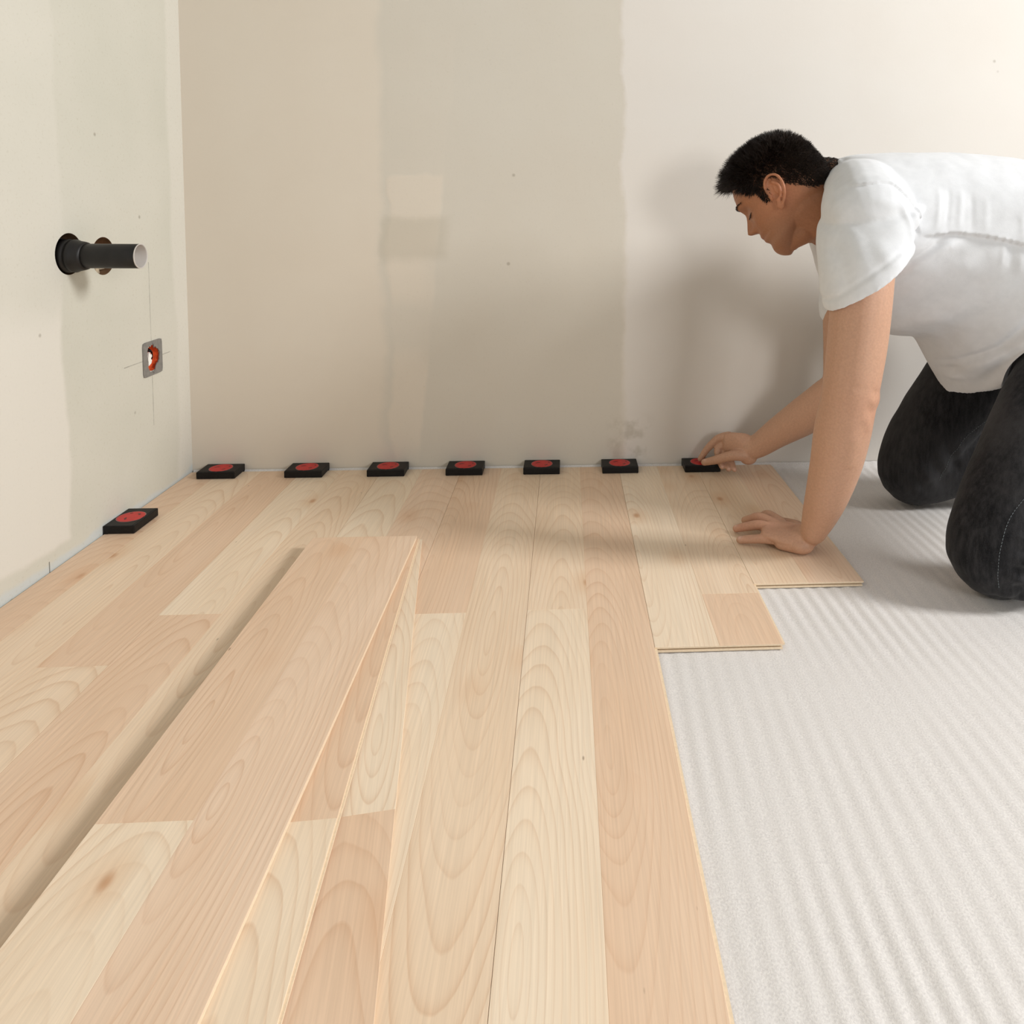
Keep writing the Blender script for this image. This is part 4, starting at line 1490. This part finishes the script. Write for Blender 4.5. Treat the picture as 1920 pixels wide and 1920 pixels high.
# stitching along the outer seam of the near leg and the inseam of the far leg
from mathutils.bvhtree import BVHTree
bvh = BVHTree.FromPolygons([tuple(v) for v in V], [tuple(p.vertices) for p in jo.data.polygons])
SV = get_v(so)
pushed = []
for i_, v in enumerate(SV):
    if v[1] < -0.40 and v[2] < 0.47 and v[0] > 1.55:   # near flap only
        co, nn, _, dist = bvh.find_nearest(Vector(v))
        sd = (Vector(v) - co).dot(nn)
        if sd < 0.007 and (dist < 0.07):
            SV[i_] = co + nn * 0.007
            pushed.append(i_)
set_v(so, SV)
sm_ = so.modifiers.new('soften', 'SMOOTH')
sm_.iterations = 3
if pushed:
    so.vertex_groups.new(name='settle').add(pushed, 1.0, 'REPLACE')
    sm_ = so.modifiers.new('settle', 'SMOOTH')
    sm_.iterations = 4
    sm_.vertex_group = 'settle'
M_STITCH = plain('pale_thread', srgb(122, 130, 134), 0.8, 0.2, 0.1, 200)


def stitches(pts, y_from, direction, step=0.0055):
    C = catmull([(a, 0, b) for a, b in pts], 40)
    L = np.r_[0, np.cumsum(np.linalg.norm(np.diff(C, axis=0), axis=1))]
    vv, ff = [], []
    s_ = 0.0
    while s_ + 0.0035 < L[-1]:
        ends = []
        for q in (s_, s_ + 0.0035):
            c = np.array([np.interp(q, L, C[:, k]) for k in range(3)])
            hit = bvh.ray_cast(Vector((c[0], y_from, c[2])), Vector((0, direction, 0)))
            if hit[0] is not None:
                ends.append((hit[0], hit[1]))
        if len(ends) == 2 and (ends[0][0] - ends[1][0]).length < 0.012:
            d = (ends[1][0] - ends[0][0]).normalized()
            nrm = ends[0][1]
            sd = d.cross(nrm).normalized() * 0.00042
            b = len(vv)
            for p_, _ in ends:
                for o_ in (sd, nrm * 0.0009, -sd, -nrm * 0.0006):
                    vv.append(p_ + o_)
            for k in range(4):
                ff.append((b + k, b + (k + 1) % 4, b + 4 + (k + 1) % 4, b + 4 + k))
            ff.append((b, b + 1, b + 2, b + 3))
            ff.append((b + 7, b + 6, b + 5, b + 4))
        s_ += step
    o_ = mesh_obj('stitching', vv, ff, M_STITCH, jo)
    o_['kind'] = 'stuff'


stitches([(1.700, 0.255), (1.648, 0.192), (1.615, 0.150), (1.599, 0.105), (1.597, 0.066), (1.604, 0.036)], -0.9, 1)
stitches([(1.800, 0.205), (1.770, 0.185), (1.740, 0.155), (1.718, 0.110), (1.705, 0.065)], -0.36, 1)

# ---- shoes
M_SHOE = plain('dark_shoe', (0.03, 0.028, 0.027, 1), 0.6, 0.3, 0.2, 60)
M_SOLE = plain('pale_sole', srgb(205, 200, 190), 0.7, 0.2, 0.1, 60)
for (ax_, ay_) in ((2.08, -0.632), (2.12, -0.237)):
    sh = Soup()
    sh.tube([(ax_ - 0.02, ay_, 0.100, 0.045, 0.045), (ax_ + 0.05, ay_, 0.100, 0.042, 0.050), (ax_ + 0.10, ay_, 0.090, 0.038, 0.055)], n=4, side=(0, 1, 0))
    sh.tube([(ax_ + 0.09, ay_, 0.130, 0.034, 0.030), (ax_ + 0.075, ay_, 0.085, 0.042, 0.036), (ax_ + 0.05, ay_, 0.045, 0.046, 0.034), (ax_ + 0.03, ay_, 0.024, 0.042, 0.026)], n=4, side=(0, 1, 0))
    shoe = sh.remesh('shoe', 0.004, 4, 0.5)
    shoe.data.materials.append(M_SHOE)
    adopt(shoe)
    sl = Soup()
    sl.tube([(ax_ + 0.128, ay_, 0.135, 0.034, 0.009), (ax_ + 0.115, ay_, 0.085, 0.040, 0.010), (ax_ + 0.092, ay_, 0.040, 0.046, 0.010), (ax_ + 0.065, ay_, 0.010, 0.042, 0.010)], n=4, side=(0, 1, 0))
    sole = sl.remesh('sole', 0.004, 3, 0.5)
    sole.data.materials.append(M_SOLE)
    sole.parent = shoe
